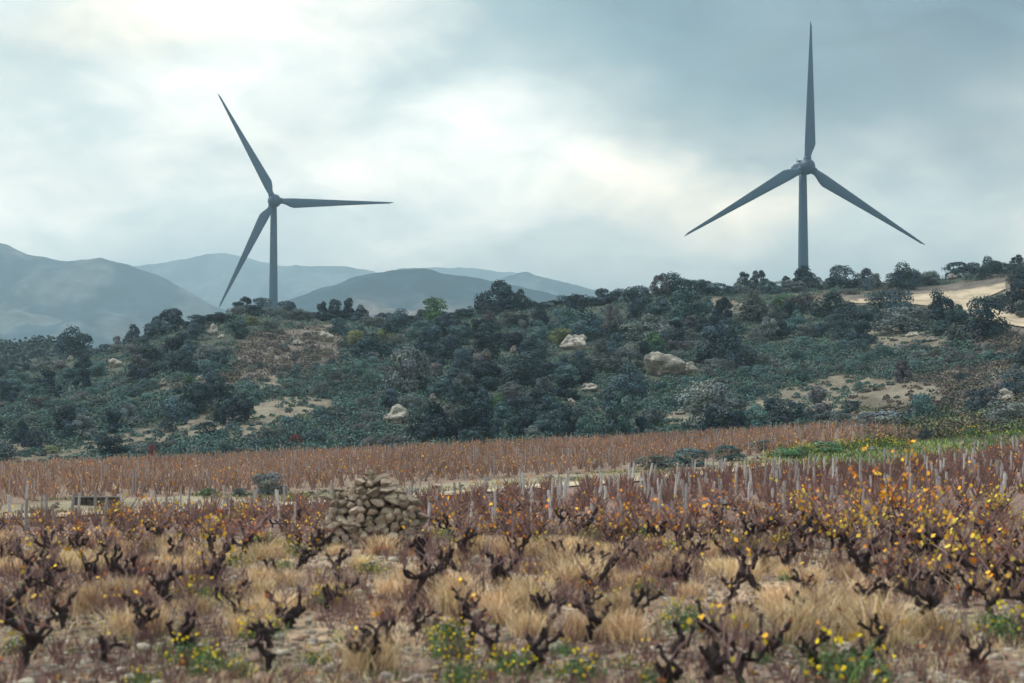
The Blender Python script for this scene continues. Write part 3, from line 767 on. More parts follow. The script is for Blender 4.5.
# blue wooded ridge past the saddle
A = Acc()
for _ in range(1500):
    x = rng.uniform(-330, -70); y = rng.uniform(400, 500); z = float(H(x, y)); rr = rng.uniform(1.4, 3.4)
    m_ = 26; d = unit(rng.normal(size=(m_, 3))); d[:, 2] = abs(d[:, 2])
    q = np.array([x, y, z + rr * .3]) + d * rr * (.7 + .4 * rng.random((m_, 1)))
    A.quads(leaf_quads(q, unit(d + rng.normal(size=d.shape) * .5), .9, 1.1), np.array([.034, .056, .056]) * rng.uniform(.7, 1.3) * (.75 + .5 * rng.random((m_, 1))))
o = link('woodland', A.mesh('woodland', M_scrub)); tag(o, 'far blue wooded ridge seen through the saddle below the mountain', 'woodland', kind='stuff')

# ------------------------------------------------------------------ rocks
def rock_mesh(name, seed, sub=3, sq=(1, 1, 1), rough=.35, m=None, fac=2.2, col_=None, cut=(.30, .46)):
    r = np.random.default_rng(seed)
    bm = bmesh.new(); bmesh.ops.create_icosphere(bm, subdivisions=sub, radius=.5)
    pl = unit(r.normal(size=(9, 3))); of = r.uniform(*cut, 9)
    for v in bm.verts:
        p = np.array(v.co)
        for n_, o_ in zip(pl, of):           # flat broken faces
            dd = p @ n_ - o_
            if dd > 0: p = p - n_ * dd * .96
        v.co = p
    pp = np.array([v.co[:] for v in bm.verts])
    k = fbm(pp[:, 0] * fac + seed, pp[:, 1] * fac + pp[:, 2] * fac * 1.3, 4, seed)
    pp = pp * (1 + rough * (k[:, None] - .5) * 2) * np.array(sq)
    for v, q_ in zip(bm.verts, pp): v.co = q_
    me = bpy.data.meshes.new(name); bm.to_mesh(me); bm.free(); me.materials.append(m)
    for p_ in me.polygons: p_.use_smooth = False
    if col_ is not None:
        a = me.color_attributes.new('Col', 'FLOAT_COLOR', 'POINT')
        for d in a.data: d.color = (*col_, 1)
    return me
RK = [rock_mesh('limestone_outcrop', 40 + i, 4, (1, .9, 1), .55, M_rock) for i in range(4)]
for i, (px, py, w, h, lab) in enumerate(OUT):
    p = ground_at(px, py, 90)
    s = 1.0 / F * p.y
    o = link('limestone_outcrop', RK[i % 4]); o.location = (p.x, p.y - .2 * w * s * .3, p.z + h * s * .26); o.scale = (w * s, w * s * .8, h * s * 1.25); o.rotation_euler = (0, 0, rng.uniform(-.5, .5))
    tag(o, lab, 'rock')
# pale stones edging the bank
for i in range(46):
    px = rng.uniform(40, 900); py = float(np.interp(px, KPX, bank_p)) + rng.uniform(-1, 7)
    p = ground_at(px, py, 40); s = p.y / F; w = rng.uniform(4, 11)
    o = link('bank_stone', RK[i % 4]); o.location = (p.x, p.y, p.z + .1 * w * s); o.scale = (w * s, w * s, w * s * .6); o.rotation_euler.z = rng.uniform(0, 6)
    tag(o, 'pale loose stone lying along the grassy bank above the track', 'stone', 'loose stones along the track bank')
for (px, py, w, h, lab) in [(597, 467, 13, 8, 'largest pale boulder on the bank above the track in the gap between bushes'), (800, 456, 16, 8, 'pale boulder beside the first bright green bush of the bank')]:
    p = ground_at(px, py, 50); s = p.y / F
    o = link('boulder', RK[1]); o.location = (p.x, p.y, p.z + .3 * h * s); o.scale = (w * s, w * s, h * s * 1.3); tag(o, lab, 'boulder')

# low dark wall by the track
p = ground_at(97, 505, 45); s = p.y / F
root = empty('stone_wall', (p.x, p.y, p.z)); tag(root, 'low dark stone wall on the track bank with weeds at its foot', 'wall')
bm = bmesh.new()
for r_ in range(2):
    xx = -22 * s
    while xx < 22 * s:
        w = rng.uniform(.13, .26); box_bm(bm, (xx + w / 2, rng.uniform(-.03, .03), .03 + r_ * .105), (w * .96, .34, .11), .02); xx += w
bm_obj('wall_body', bm, M_wall, root)
bm = bmesh.new(); box_bm(bm, (0, 0, .232), (46 * s, .40, .04), .012); bm_obj('coping', bm, M_wall, root)

# ------------------------------------------------------------------ heap of stones
p = ground_at(370, 547); s = p.y / F
heap = empty('stone_heap', (p.x, p.y, p.z)); tag(heap, 'loose heap of rough grey brown field stones beside the vines', 'stone heap')
STN = [rock_mesh('stone', 200 + i, 3, (1, .85, .74), .16, M_stone, 1.6, None, (.20, .38)) for i in range(12)]
def hw(z):      # left and right edge of the heap at a height, in pixels from its middle
    return (np.interp(z, [0, 12, 30, 48, 58, 66, 71], [-51, -48, -43, -35, -21, -11, -6]), np.interp(z, [0, 14, 30, 45, 54, 62, 71], [48, 49, 47, 42, 30, 16, 8]))
cnt = 0; rub = []
for layer, dep in ((0, -.34), (1, -.12), (2, .14), (3, .40)):
    z = 3.0
    while z < 70 - abs(layer - 1) * 3:
        rh = rng.uniform(5.5, 8.5)
        lo, hi = hw(z)
        xx = lo + rng.uniform(-2, 3)
        lean = -dep * 0
        while xx < hi - 3:
            w = rng.choice([6, 7, 9, 10, 12, 15]) * rng.uniform(.9, 1.1)
            y_ = dep * (1 - .45 * z / 70) - (.22 * (1 - z / 70) if layer == 0 else -.15 * (1 - z / 70) if layer == 3 else 0)
            o_ = (STN[int(rng.integers(0, 12))], ((xx + w / 2) * s, y_ + rng.uniform(-.05, .05), (z + rh * .2 + rng.uniform(-2.4, 2.4)) * s), (w * s * 1.2, w * s * 1.2 + .06, rh * s * rng.uniform(1.35, 2.0)),
                  (rng.uniform(-.4, .4), rng.uniform(-.35, .35), rng.uniform(-.6, .6) + (math.pi if rng.random() < .5 else 0)))
            if layer in (0,) or (layer == 1 and z > 44): 
                if cnt < 100:
                    cnt += 1
                    o = link('stone', o_[0], heap); o.location, o.scale, o.rotation_euler = o_[1:]
                else: rub.append(o_)
            else: rub.append(o_)
            xx += w * .96
        z += rh * .88
for (dx, dz, w) in ((1, 74, 15), (8, 69, 13), (-42, 50, 20), (-30, 57, 13), (26, 56, 17), (40, 46, 16)):
    o = link('stone', STN[int(rng.integers(0, 12))], heap); o.location = (dx * s, -.1, dz * s); o.scale = (w * s, w * s, w * .7 * s); o.rotation_euler.z = rng.uniform(0, 6)
bm = bmesh.new()
for me_, l_, s_, r_ in rub:
    b2 = bmesh.new(); b2.from_mesh(me_); b2.transform(Matrix.LocRotScale(Vector(l_), __import__('mathutils').Euler(r_), Vector(s_)))
    t_ = bpy.data.meshes.new('t'); b2.to_mesh(t_); b2.free(); bm.from_mesh(t_); bpy.data.meshes.remove(t_)
o = bm_obj('rubble', bm, M_stone, heap); o['kind'] = 'stuff'
HEAPXY = (p.x, p.y)

# ------------------------------------------------------------------ vines
ORANGE = np.array([(.72, .27, .025), (.80, .36, .03), (.78, .48, .05), (.55, .17, .03), (.30, .11, .045), (.20, .08, .05)])
YELL = np.array([(.60, .40, .05), (.50, .40, .07), (.66, .36, .04)])
def bend_path(a, b, n, amp, r):
    t = np.linspace(0, 1, n)[:, None]; p = a + (b - a) * t
    o1, o2 = r.normal(size=3) * amp, r.normal(size=3) * amp
    return p + np.sin(t * np.pi) * o1 + np.sin(t * 2 * np.pi) * o2 * .6
def make_vine(seed, leafy, mid=False, tall=1.0, style='goblet', tips=False):
    """An old bush vine: gnarled trunk and arms, bare shoots, a few leaves. Returns (trunk, [canes], foliage)."""
    r = np.random.default_rng(seed); A = Acc(); G = (.1, .1, .1)
    lean = r.normal(size=2) * (.12 if style == 'goblet' else .06)
    h0 = r.uniform(.13, .27)
    if style == 'leaning': lean = np.array([.34, .05]); h0 = .50
    if style == 'hook': lean = np.array([-.10, 0]); h0 = .22
    head = np.array([lean[0], lean[1], h0])
    pth = bend_path(np.array([0, 0, -.12]), head, 9, .03, r) + np.concatenate([np.zeros((1, 3)), r.normal(size=(7, 3)) * .012, np.zeros((1, 3))])
    rad = np.interp(np.linspace(0, 1, 9), [0, .2, .7, 1], [.075, .046, .040, .062]) * (1.15 - .3 * r.random()) * (.72 if mid else 1) * (1 + .45 * (r.random(9) - .5))
    v, f = tube(pth, rad, 9, .22, r); A.grid(v, f, G)
    ends = []
    na = {'goblet': int(r.integers(3, 6)), 'leaning': 2, 'hook': 2, 'stub': 2}[style]
    a0 = r.random() * 6.28
    for i in range(na):
        a = a0 + i * 6.28 / na + r.normal() * .4
        if style in ('leaning', 'hook'): a = (0 if i == 0 else math.pi) + r.normal() * .3
        L = r.uniform(.14, .36) * (1.3 if i == 0 else 1)
        tip = head + np.array([math.cos(a) * L * .75, math.sin(a) * L * .75, r.uniform(.05, .34)])
        pth = bend_path(head - [0, 0, .02], tip, 9, .042, r) + np.concatenate([np.zeros((1, 3)), r.normal(size=(8, 3)) * .019])
        if style == 'hook' and i == 0: pth = head + np.array([[0, 0, 0], [-.1, 0, .08], [-.18, 0, .2], [-.16, 0, .33], [-.06, 0, .38], [.03, 0, .35], [.05, 0, .30]]) * .85
        m_ = len(pth)
        rad = np.interp(np.linspace(0, 1, m_), [0, .3, .75, .92, 1], [.046, .030, .024, .036, .018]) * (.7 if mid else 1) * (1 + .6 * (r.random(m_) - .5))
        v, f = tube(pth, rad, 8, .22, r); A.grid(v, f, G); ends.append(pth[-1])
        if r.random() < .6:      # a side spur
            q = pth[m_ // 2]; tp = q + np.array([r.normal() * .08, r.normal() * .08, r.uniform(.07, .16)])
            v, f = tube(bend_path(q, tp, 5, .02, r), [.022, .018, .016, .021, .009], 7, .2, r); A.grid(v, f, G); ends.append(tp)
    trunk = A.mesh('trunk', M_vine)
    canes = []; FA = Acc(); pts = []
    for e in ends:
        for _ in range(int(r.integers(2, 5)) if not mid else int(r.integers(3, 6))):
            L = r.uniform(.18, .55) * tall
            tip = e + np.array([r.normal() * .5 * L, r.normal() * .5 * L, L * r.uniform(.5, 1.0)])
            pth = bend_path(e, tip, 6, .05 * L, r)
            v, f = tube(pth, np.linspace(.0075, .0035, 6) * (1.1 if not mid else 1.5), 4, .1, r)
            cc = np.array([(.19, .12, .115), (.26, .175, .17), (.13, .08, .08)][int(r.integers(0, 3))])
            if mid: FA.grid(v, f, cc)
            else:
                c_ = Acc(); c_.grid(v, f, cc); canes.append(c_)
            pts.append(pth)
    if leafy:
        P_ = np.concatenate([q_[3:] for q_ in pts[::2]] if tips else pts); pk = P_[r.integers(0, len(P_), leafy)] + r.normal(size=(leafy, 3)) * .05
        colr = ORANGE[r.integers(0, 4, leafy)] if tips else ORANGE[np.minimum(r.integers(0, 8, leafy), 5)] if seed % 3 else YELL[r.integers(0, 3, leafy)]
        sz = r.uniform(.04, .078, leafy)
        FA.quads(leaf_quads(pk, unit(r.normal(size=(leafy, 3)) + [0, -.5, .3]), sz, sz, r), colr * (.8 + .4 * r.random((leafy, 1))))
    fol = FA.mesh('foliage', M_twig) if FA.n else None
    return trunk, [c_.mesh('cane', M_twig) for c_ in canes[:9]], fol
NEARV = [make_vine(i, (0, 4, 0, 5, 9, 0, 6)[i]) for i in range(1, 7)] + [make_vine(21, 0, style='leaning'), make_vine(22, 0, style='hook'), make_vine(23, 0, style='stub'), make_vine(24, 0, style='stub')]
LEAFV = [make_vine((31, 32, 34, 33)[i], 44 + 8 * i, True, 1.0) for i in range(4)]
MIDV = [make_vine(50 + i, (18, 34, 12, 44, 22, 36)[i], True, .95) for i in range(6)]
BIGV = make_vine(77, 170, True, 1.9, tips=True); SPRAY = make_vine(80, 60, True, 1.7, tips=True)
vines = []
def place_vine(p, proto, sc_, label, group, rz=None):
    root = empty('vine', (p[0], p[1], p[2] - .02)); root.scale = (sc_, sc_, sc_ * rng.uniform(.92, 1.1))
    root.rotation_euler.z = rng.random() * 6.28 if rz is None else rz
    t, cs, fo = proto
    link('trunk', t, root)
    for c_ in cs: link('cane', c_, root)
    if fo: link('foliage', fo, root)
    tag(root, label, 'vine', group); vines.append((p[0], p[1])); return root
GN = 'old bare vines of the near field'; LN = 'black gnarled old vine pruned low among the straw grass of the near field'
NV = [(396, 612, 1.05, 6, 0, 'slender black vine leaning sideways from a bent trunk, in front of the stone heap'),
      (278, 672, .95, 7, 0, 'black vine whose arm curls over like a hook'),
      (297, 628, 1.15, 0, None, 'big black vine with arms spread low, beside yellow flowers below the stone heap'),
      (188, 658, 1.15, 1, None, 'black vine half covered by bright yellow daisies'),
      (604, 594, 1.1, 8, None, 'slim black vine rising upright from pale straw grass'),
      (546, 632, .95, 9, None, 'short black vine stump with two stubby arms near a straw tussock'),
      (775, 592, 1.25, 2, None, 'stout black vine with a raised fist of arms on stony ground'),
      (865, 586, 1.35, 3, None, 'largest dark vine with wide twisted arms right of the stout one'),
      (836, 634, .85, 8, None, 'thin dead vine stub between two straw tussocks'),
      (628, 622, 1.05, 4, None, 'dark vine with outstretched arms in thin bare twigs'),
      (697, 690, 1.25, 5, None, 'dark vine cut by the bottom edge beside orange leaves'),
      (740, 690, 1.0, 2, None, 'low dark vine cut by the bottom edge with a drooping arm'),
      (668, 690, .95, 0, None, 'dark vine post cut by the bottom edge left of its neighbours'),
      (31, 668, 1.2, 3, None, 'thick dark vine low in the shaded corner beside pale stones'),
      (7, 628, 1.35, 1, None, 'tall dark vine clump at the frame edge above the shaded corner'),
      (940, 632, 1.35, 4, None, 'dark vine with orange leaves and many twigs near the shaded corner'),
      (683, 592, 1.15, 5, None, 'dark vine with a long slanting arm hung with orange leaves'),
      (734, 562, 1.0, 0, None, 'round black vine stump on pale soil under the leafy belt')]
for (px, py, k, vi, rz, lab) in NV:
    p = ground_at(px, min(py, 700)); place_vine(p, NEARV[vi], k * .92, lab, None, rz)
for (px, py, k) in [(32, 592, 1.2), (78, 584, 1.15), (117, 578, 1.1), (137, 628, .95), (106, 664, .9), (164, 612, 1.1), (215, 630, .9), (218, 573, 1.1), (205, 578, 1.), (178, 562, 1.1), (308, 559, 1.2), (275, 584, 1.), (240, 598, .9),
                    (338, 580, .9), (440, 584, 1.3), (498, 584, 1.2), (505, 592, 1.1), (520, 556, 1.1), (563, 564, 1.05), (583, 614, .8), (536, 598, .9), (685, 564, 1.1), (752, 548, 1.1), (800, 552, 1.2), (960, 610, 1.1), (990, 560, 1.2), (60, 628, .9), (430, 560, 1.2), (455, 552, 1.2)]:
    p = ground_at(px, py); place_vine(p, NEARV[int(rng.integers(0, 6))], k * .86, LN, GN)
def before_heap(x, y):
    return 24 < y < HEAPXY[1] + .8 and abs(512 + F * x / y - 374) < 60
def free(x, y, d): return all((x - a) ** 2 + (y - b) ** 2 > d * d for a, b in vines)
for _ in range(400):
    px, y = rng.uniform(-20, 1044), 17.0 + 13 * rng.random(); x = (px - 512) / F * y
    if len(vines) >= 128: break
    if free(x, y, .85) and not before_heap(x, y): place_vine((x, y, float(H(x, y))), NEARV[int(rng.integers(0, 6))], rng.uniform(.68, .98), LN, GN)
p = ground_at(897, 552); place_vine(p, BIGV, 1.25, 'tallest vine, sprawling high with a spray of bright orange leaves', None)
p = ground_at(925, 556); place_vine(p, SPRAY, 1.0, 'tall leafy vine beside the tallest one, toward the frame edge', None)
for (px, py, k) in [(rng.uniform(-10, 1030), rng.uniform(522, 562), rng.uniform(.8, 1.15)) for _ in range(26)] + [(855, 560, 1.2), (930, 560, 1.3), (975, 590, 1.3), (905, 590, 1.1), (1000, 600, 1.3), (690, 556, 1.1), (820, 540, 1.2), (770, 540, 1.1), (450, 540, 1.1), (480, 545, 1.1), (650, 545, 1.1), (720, 535, 1.1), (235, 560, 1.1), (215, 556, 1.1), (150, 548, 1.1), (960, 540, 1.2), (1010, 565, 1.2), (405, 560, 1.), (425, 575, 1.1)]:
    p = ground_at(px, py)
    if before_heap(p.x, p.y): continue
    place_vine(p, LEAFV[int(rng.integers(0, 4))], k, 'twiggy vine still holding orange and yellow leaves at the upper edge of the straw grass', 'leafy vines between the straw grass and the stakes')
# rows behind, from the straw grass up to the track
rows = []
for iy in range(0, 60):
    y = 28.5 + iy * 1.05
    for ix in range(-46, 47):
        x = ix * 1.15 + .35 * (iy % 2) + y * .04
        px = 512 + F * x / y
        if px < -220 or px > 1260: continue
        if y > np.interp(px, KPX, track_Y) - 3.6: continue
        if (x - HEAPXY[0]) ** 2 + (y - HEAPXY[1]) ** 2 < 1.7: continue
        rows.append((x + rng.normal() * .15, y + rng.normal() * .15))
DIST = Acc()
def twig_plant(A, x, y, z, s, nt, nl, colr, lcol, tw=None):
    a = rng.random(nt) * 6.28; L = s * (.5 + .6 * rng.random(nt)); o_ = rng.normal(size=(nt, 2)) * .12 * s
    b0 = np.stack([x + o_[:, 0], y + o_[:, 1], np.full(nt, z)], 1)
    tip = b0 + np.stack([np.cos(a) * L * .45, np.sin(a) * L * .45, L], 1)
    w = np.array([tw or (.014 * s + .006), 0, 0])
    A.quads(np.stack([b0 - w, b0 + w, tip + w * .6, tip - w * .6], 1), colr * (.7 + .7 * rng.random((nt, 1))))
    if nl:
        k = rng.integers(0, nt, nl); t = rng.uniform(.35, 1.1, nl)[:, None]
        p_ = b0[k] + (tip[k] - b0[k]) * t + rng.normal(size=(nl, 3)) * .07 * s
        A.quads(leaf_quads(p_, unit(rng.normal(size=(nl, 3)) + [0, -.6, .2]), .085 * s + .03, .09 * s + .03), lcol)
rows.sort(key=lambda q: q[1])
n_mid = 0
LIM = 300 - len(vines)
for (x, y) in rows:
    z = float(H(x, y)); px_ = 512 + F * x / y
    if not free(x, y, .75) or before_heap(x, y): continue
    if n_mid < LIM and -30 < px_ < 1060:
        place_vine((x, y, z), MIDV[int(rng.integers(0, 6))], rng.uniform(.85, 1.15) * np.interp(y, [30, 38, 44], [.74, .60, .46]), 'low twiggy brown vine with scattered orange leaves in the staked rows', 'vines of the staked rows'); n_mid += 1
    else:
        nl = int(rng.integers(2, 9))
        twig_plant(DIST, x, y, z, rng.uniform(.35, .6), 22, nl, np.array([.21, .125, .115]), ORANGE[rng.integers(0, 6, nl)] * (.6 + .4 * rng.random((nl, 1))))
# the vineyard beyond the track
for iy in range(0, 90):
    for ix in range(-76, 61):
        x = ix * .92 + .3 * (iy % 3); y = 50 + iy * 1.55 + x * .12
        px = 512 + F * x / y
        if px < -260 or px > 940: continue
        b0, b1 = np.interp(px, KPX, bank_Y) + 1.5, np.interp(px, KPX, vtop_Y) - (1 if px < 850 else (px - 850) * .55 + 1)
        if y < b0 or y > b1: continue
        x += rng.normal() * .12; yy = y + rng.normal() * .12
        z = float(H(x, yy)); nl = int(rng.integers(3, 11))
        mix = fbm(x / 8, yy / 8, 2, 77)
        lc = np.where(rng.random((nl, 1)) < .35 + .4 * mix, ORANGE[rng.integers(0, 5, nl)] * .75, np.array([.34, .215, .14]))
        twig_plant(DIST, x, yy, z, rng.uniform(.42, .75), 11, nl, np.array([.27, .175, .145]), lc)
o = link('distant_vineyard', DIST.mesh('distant_vineyard', M_scrub)); tag(o, 'russet rows of far vines beyond the track', 'vineyard', kind='stuff')

# ------------------------------------------------------------------ stakes
def stake_mesh(seed):
    r = np.random.default_rng(seed); v, f = tube(bend_path(np.array([0, 0, -.2]), np.array([.0, 0, 1.0]), 7, .008, r), [.036, .036, .035, .034, .034, .033, .030], 7, .12, r)
    A = Acc(); A.grid(v, f, (.3, .3, .3)); return A.mesh('vine_stake', M_stake)
SM = [stake_mesh(i) for i in range(5)]
ns = 0; DST = Acc(); srows = []
for iy in range(0, 40):
    for ix in range(-24, 25):
        y = 36 + iy * 1.25; x = ix * 1.42 + .5 * (iy % 2) + y * .05
        px = 512 + F * x / y
        if px < -10 or px > 1040 or y > np.interp(px, KPX, track_Y) - 1.6: continue
        if (x - HEAPXY[0]) ** 2 + (y - HEAPXY[1]) ** 2 < 1.6: continue
        if rng.random() < .38: continue
        srows.append((x + rng.normal() * .12, y + rng.normal() * .15))
srows.sort(key=lambda q: q[1])
for x, y in srows:
    z = float(H(x, y)); h = rng.uniform(.48, .88)
    if rng.random() < .06: h *= 1.3
    if ns < 290:
        o = link('vine_stake', SM[ns % 5]); o.location = (x, y, z); o.scale = (rng.uniform(.7, 1.1),) * 2 + (h,); o.rotation_euler = (rng.normal() * .07, rng.normal() * .07, rng.random() * 6)
        tag(o, 'weathered grey wooden stake standing in the vine rows before the track', 'stake', 'wooden stakes of the vine rows'); ns += 1
    else:
        w = .035; q = np.array([[x - w, y, z], [x + w, y, z], [x + w, y, z + h], [x - w, y, z + h]]); DST.quads(q, (.33, .31, .31)); DST.quads(q[:, [0, 1, 2]] * 1 + np.array([[w, -w, 0], [-w, w, 0], [-w, w, 0], [w, -w, 0]]), (.33, .31, .31))
for _ in range(420):
    px = rng.uniform(-10, 900); b0, b1 = np.interp(px, KPX, bank_Y) + 2, np.interp(px, KPX, vtop_Y) - 3
    y = rng.uniform(b0, b1); x = (px - 512) / F * y; z = float(H(x, y)); h = rng.uniform(.6, .95); w = .02
    q = np.array([[x - w, y, z], [x + w, y, z], [x + w, y, z + h], [x - w, y, z + h]]); DST.quads(q, (.36, .34, .35)); DST.quads(q + np.array([[w, -w, 0], [-w, w, 0], [-w, w, 0], [w, -w, 0]]), (.36, .34, .35))
o = link('distant_stakes', DST.mesh('distant_stakes', M_scrub)); tag(o, 'thin grey stakes spread through the russet far vineyard', 'stakes', kind='stuff')

# ------------------------------------------------------------------ grasses, flowers, stones of the near field
def blades(A, base, h, spread_, w, colr, r=rng):
    n = len(base); a = r.random(n) * 6.28; sp = spread_ * r.random(n)
    d = np.stack([np.cos(a) * sp, np.sin(a) * sp, np.ones(n)], 1) * np.asarray(h)[:, None]
    mid = base + d * .5 + np.array([0, 0, .06]) * np.asarray(h)[:, None]; tip = base + d * np.array([1.25, 1.25, .95])
    b = r.random(n) * 6.28; s_ = np.stack([np.cos(b), np.sin(b), np.zeros(n)], 1) * (w / 2)
    A.quads(np.stack([base - s_, base + s_, mid + s_ * .8, mid - s_ * .8], 1), colr)
    A.quads(np.stack([mid - s_ * .8, mid + s_ * .8, tip + s_ * .15, tip - s_ * .15], 1), colr)
STRAW = np.array([(.74, .56, .34), (.66, .47, .28), (.80, .65, .45), (.46, .29, .17), (.70, .49, .29)])
def tussock(seed, n=420):
    r = np.random.default_rng(seed); A = Acc()
    b = np.concatenate([r.normal(size=(n, 2)) * [.10, .10], np.full((n, 1), -.02)], 1)
    blades(A, b, r.uniform(.45, 1.0, n) * .40, .7, .008, STRAW[r.integers(0, 5, n)] * (.8 + .35 * r.random((n, 1))), r)
    return A.mesh('grass_tussock', M_grass)
TM = [tussock(i) for i in range(6)]
TS = [(370, 672, 1.25, 'thick straw tussock low in the field below the leaning vine'), (455, 612, 1.2, 'broad straw tussock behind the short vine stump'), (522, 612, 1.3, 'pale straw tussock right before the short vine stump'), (800, 640, 1.5, 'wide golden tussock beside the thin dead vine stub'),
      (872, 642, 1.6, 'tall golden tussock on the far side of the thin dead vine stub'), (735, 632, 1.0, 'flattened straw tussock next to pale stones'), (575, 590, 1.4, 'pale straw tussock by the slim upright vine'), (625, 640, 1.1, 'reddish straw tussock around the twiggy dark vine')]
for (px, py, k, lab) in TS:
    p = ground_at(px, py); o = link('grass_tussock', TM[int(rng.integers(0, 6))]); o.location = p; o.scale = (k * 1.15, k * 1.15, k); o.rotation_euler.z = rng.random() * 6; tag(o, lab, 'grass tussock')
nt = 0
while nt < 150:
    px = rng.uniform(-20, 1044); y = 16.5 + 16.5 * rng.random() ** .8
    x = (px - 512) / F * y
    dens = fbm(x / 2.2, y / 1.6, 3, 61) + .10 * (20 < y < 31)
    if dens < .5 + (.12 if y < 19.5 else 0): continue
    if y < 20 and rng.random() < .55: continue
    k = rng.uniform(.42, 1.08) * (.75 if y < 19 else 1)
    o = link('grass_tussock', TM[nt % 6]); o.location = (x, y, float(H(x, y))); o.scale = (k * rng.uniform(1, 1.5), k * 1.2, k); o.rotation_euler.z = rng.random() * 6
    tag(o, 'dry straw coloured grass tussock between the old vines', 'grass tussock', 'straw tussocks of the near field'); nt += 1
# short cover: blades one by one
N = 66000
y = 14.5 + 22 * rng.random(N) ** .85; x = (rng.uniform(-130, 1154, N) - 512) / F * y
d1 = fbm(x / 1.4, y / 1.4, 4, 61); d2 = fbm(x / 2.0, y / 2.0, 3, 91)
keep = rng.random(N) < np.clip((d1 - .42) * 4.0, .10, 1); x, y, d1, d2 = x[keep], y[keep], d1[keep], d2[keep]; n = len(x)
gr = (d2 > .52) & (rng.random(n) < np.where(y < 21, .85, .35))
cc = np.where(gr[:, None], np.array([(.10, .16, .045)]) * rng.uniform(.7, 1.5, (n, 1)), STRAW[rng.integers(0, 5, n)] * rng.uniform(.7, 1.1, (n, 1)))
pk = (~gr) & (rng.random(n) < .30); cc[pk] = np.array([.26, .14, .115]) * rng.uniform(.7, 1.2, (pk.sum(), 1))
A = Acc(); blades(A, np.stack([x, y, H(x, y) - .01], 1), np.where(gr, rng.uniform(.04, .12, n), rng.uniform(.05, .20, n)), .8, .011, cc)
# dead shoots and bits of twig lying and standing everywhere between the vines
for _ in range(4800):
    y_ = 15.5 + 20 * rng.random() ** .9; x_ = (rng.uniform(-130, 1154) - 512) / F * y_
    if fbm(np.array([x_ / 1.8]), np.array([y_ / 1.8]), 3, 131)[0] < .50: continue
    twig_plant(A, x_, y_, float(H(x_, y_)), rng.uniform(.12, .42) * (.6 if y_ < 19 else 1), 9, int(rng.random() < .25) * 2, np.array([.175, .10, .10]), ORANGE[int(rng.integers(2, 6))] * .8, .0045)
# bank grass and green verge past the track bend
N = 26000
px = rng.uniform(-150, 1200, N); yb = np.interp(px, KPX, track_Y) + 1.0 + rng.random(N) * np.where(px > 760, 16, 5) * np.where(px > 960, .7, 1); xb = (px - 512) / F * yb
mg = fbm(xb / 2.5, yb / 2.5, 3, 15); rightb = np.clip((px - 740) / 50, 0, 1)
keep = rng.random(N) < np.where(px > 740, .35 + .65 * rightb, np.clip((mg - .52) * 4, 0, 1)); xb, yb, mg, rightb = xb[keep], yb[keep], mg[keep], rightb[keep]; n = len(xb)
gsel = rng.random(n) < np.clip(.05 + .7 * rightb + (mg - .5) * 1.5, 0, 1)
cc = np.where(gsel[:, None], np.array([(.105, .165, .055)]) * rng.uniform(.5, 1.4, (n, 1)), np.array([(.34, .27, .17)]) * rng.uniform(.6, 1.2, (n, 1)))
ye = (rng.random(n) < .07 * rightb * (mg > .5)); cc[ye] = (.62, .56, .04)
blades(A, np.stack([xb, yb, H(xb, yb) - .02], 1), rng.uniform(.08, .26, n) * (.6 + .4 * rightb), .9, .05, cc)
o = link('grass', A.mesh('grass', M_scrub)); tag(o, 'straw and green grass growing across the stony vineyard soil', 'grass', kind='stuff')

def flower_plant(seed, n=70, nf=26):
    r = np.random.default_rng(seed); A = Acc()
    d = unit(r.normal(size=(n * 3, 3))); d[:, 2] = abs(d[:, 2]); q = d * np.array([.22, .22, .22]) * (.5 + .6 * r.random((n * 3, 1)))
    s_ = r.uniform(.014, .03, n * 3); A.quads(leaf_quads(q, unit(d + r.normal(size=d.shape) * .7), s_, s_ * 1.8, r), np.array([.075, .115, .055]) * r.uniform(.5, 1.6, (n * 3, 1)))
    b = np.concatenate([r.normal(size=(n, 2)) * .12, np.zeros((n, 1))], 1); blades(A, b, r.uniform(.15, .3, n), .7, .01, np.array([.09, .17, .05]) * r.uniform(.7, 1.4, (n, 1)), r)
    f1 = A.mesh('foliage', M_twig)
    A = Acc(); d = unit(r.normal(size=(nf, 3))); d[:, 2] = abs(d[:, 2]) + .2; q = d * np.array([.25, .25, .27]) * (.8 + .35 * r.random((nf, 1)))
    for k in range(2): A.quads(leaf_quads(q, unit(r.normal(size=(nf, 3)) + [0, -.8, .6]), .034, .034, r), np.array([.72, .56, .03]) * r.uniform(.7, 1.1, (nf, 1)))
    return f1, A.mesh('blossoms', M_twig)
FP = [flower_plant(i, 60, (26, 40, 16)[i % 3]) for i in range(5)]
FL = [(850, 684, 1.7, 'largest dome of yellow flowers at the bottom edge'), (192, 664, 1.1, 'yellow daisies tangled with a black vine'), (210, 675, .9, 'small yellow daisy patch beside the daisy covered vine'), (690, 630, 1.3, 'green leafy clump with orange yellow blooms left of the stony strip'), (372, 574, .9, 'yellow flowering clump just below the stone heap'),
      (448, 642, .9, 'dark green clump with a few yellow flowers below the broad tussock'), (330, 606, 1.0, 'yellow flowers next to the spread armed vine'), (195, 606, 1.2, 'broad low patch of yellow flowers among straw'), (515, 672, 1.0, 'sparse yellow flowers on green weeds at the bottom'), (580, 680, 1.0, 'dark leafy clump with orange petals at the bottom'), (1008, 640, 1.4, 'yellow flowers in the shaded corner'), (460, 682, .9, 'yellow flowers in grass near the bottom edge, by a straw tussock')]
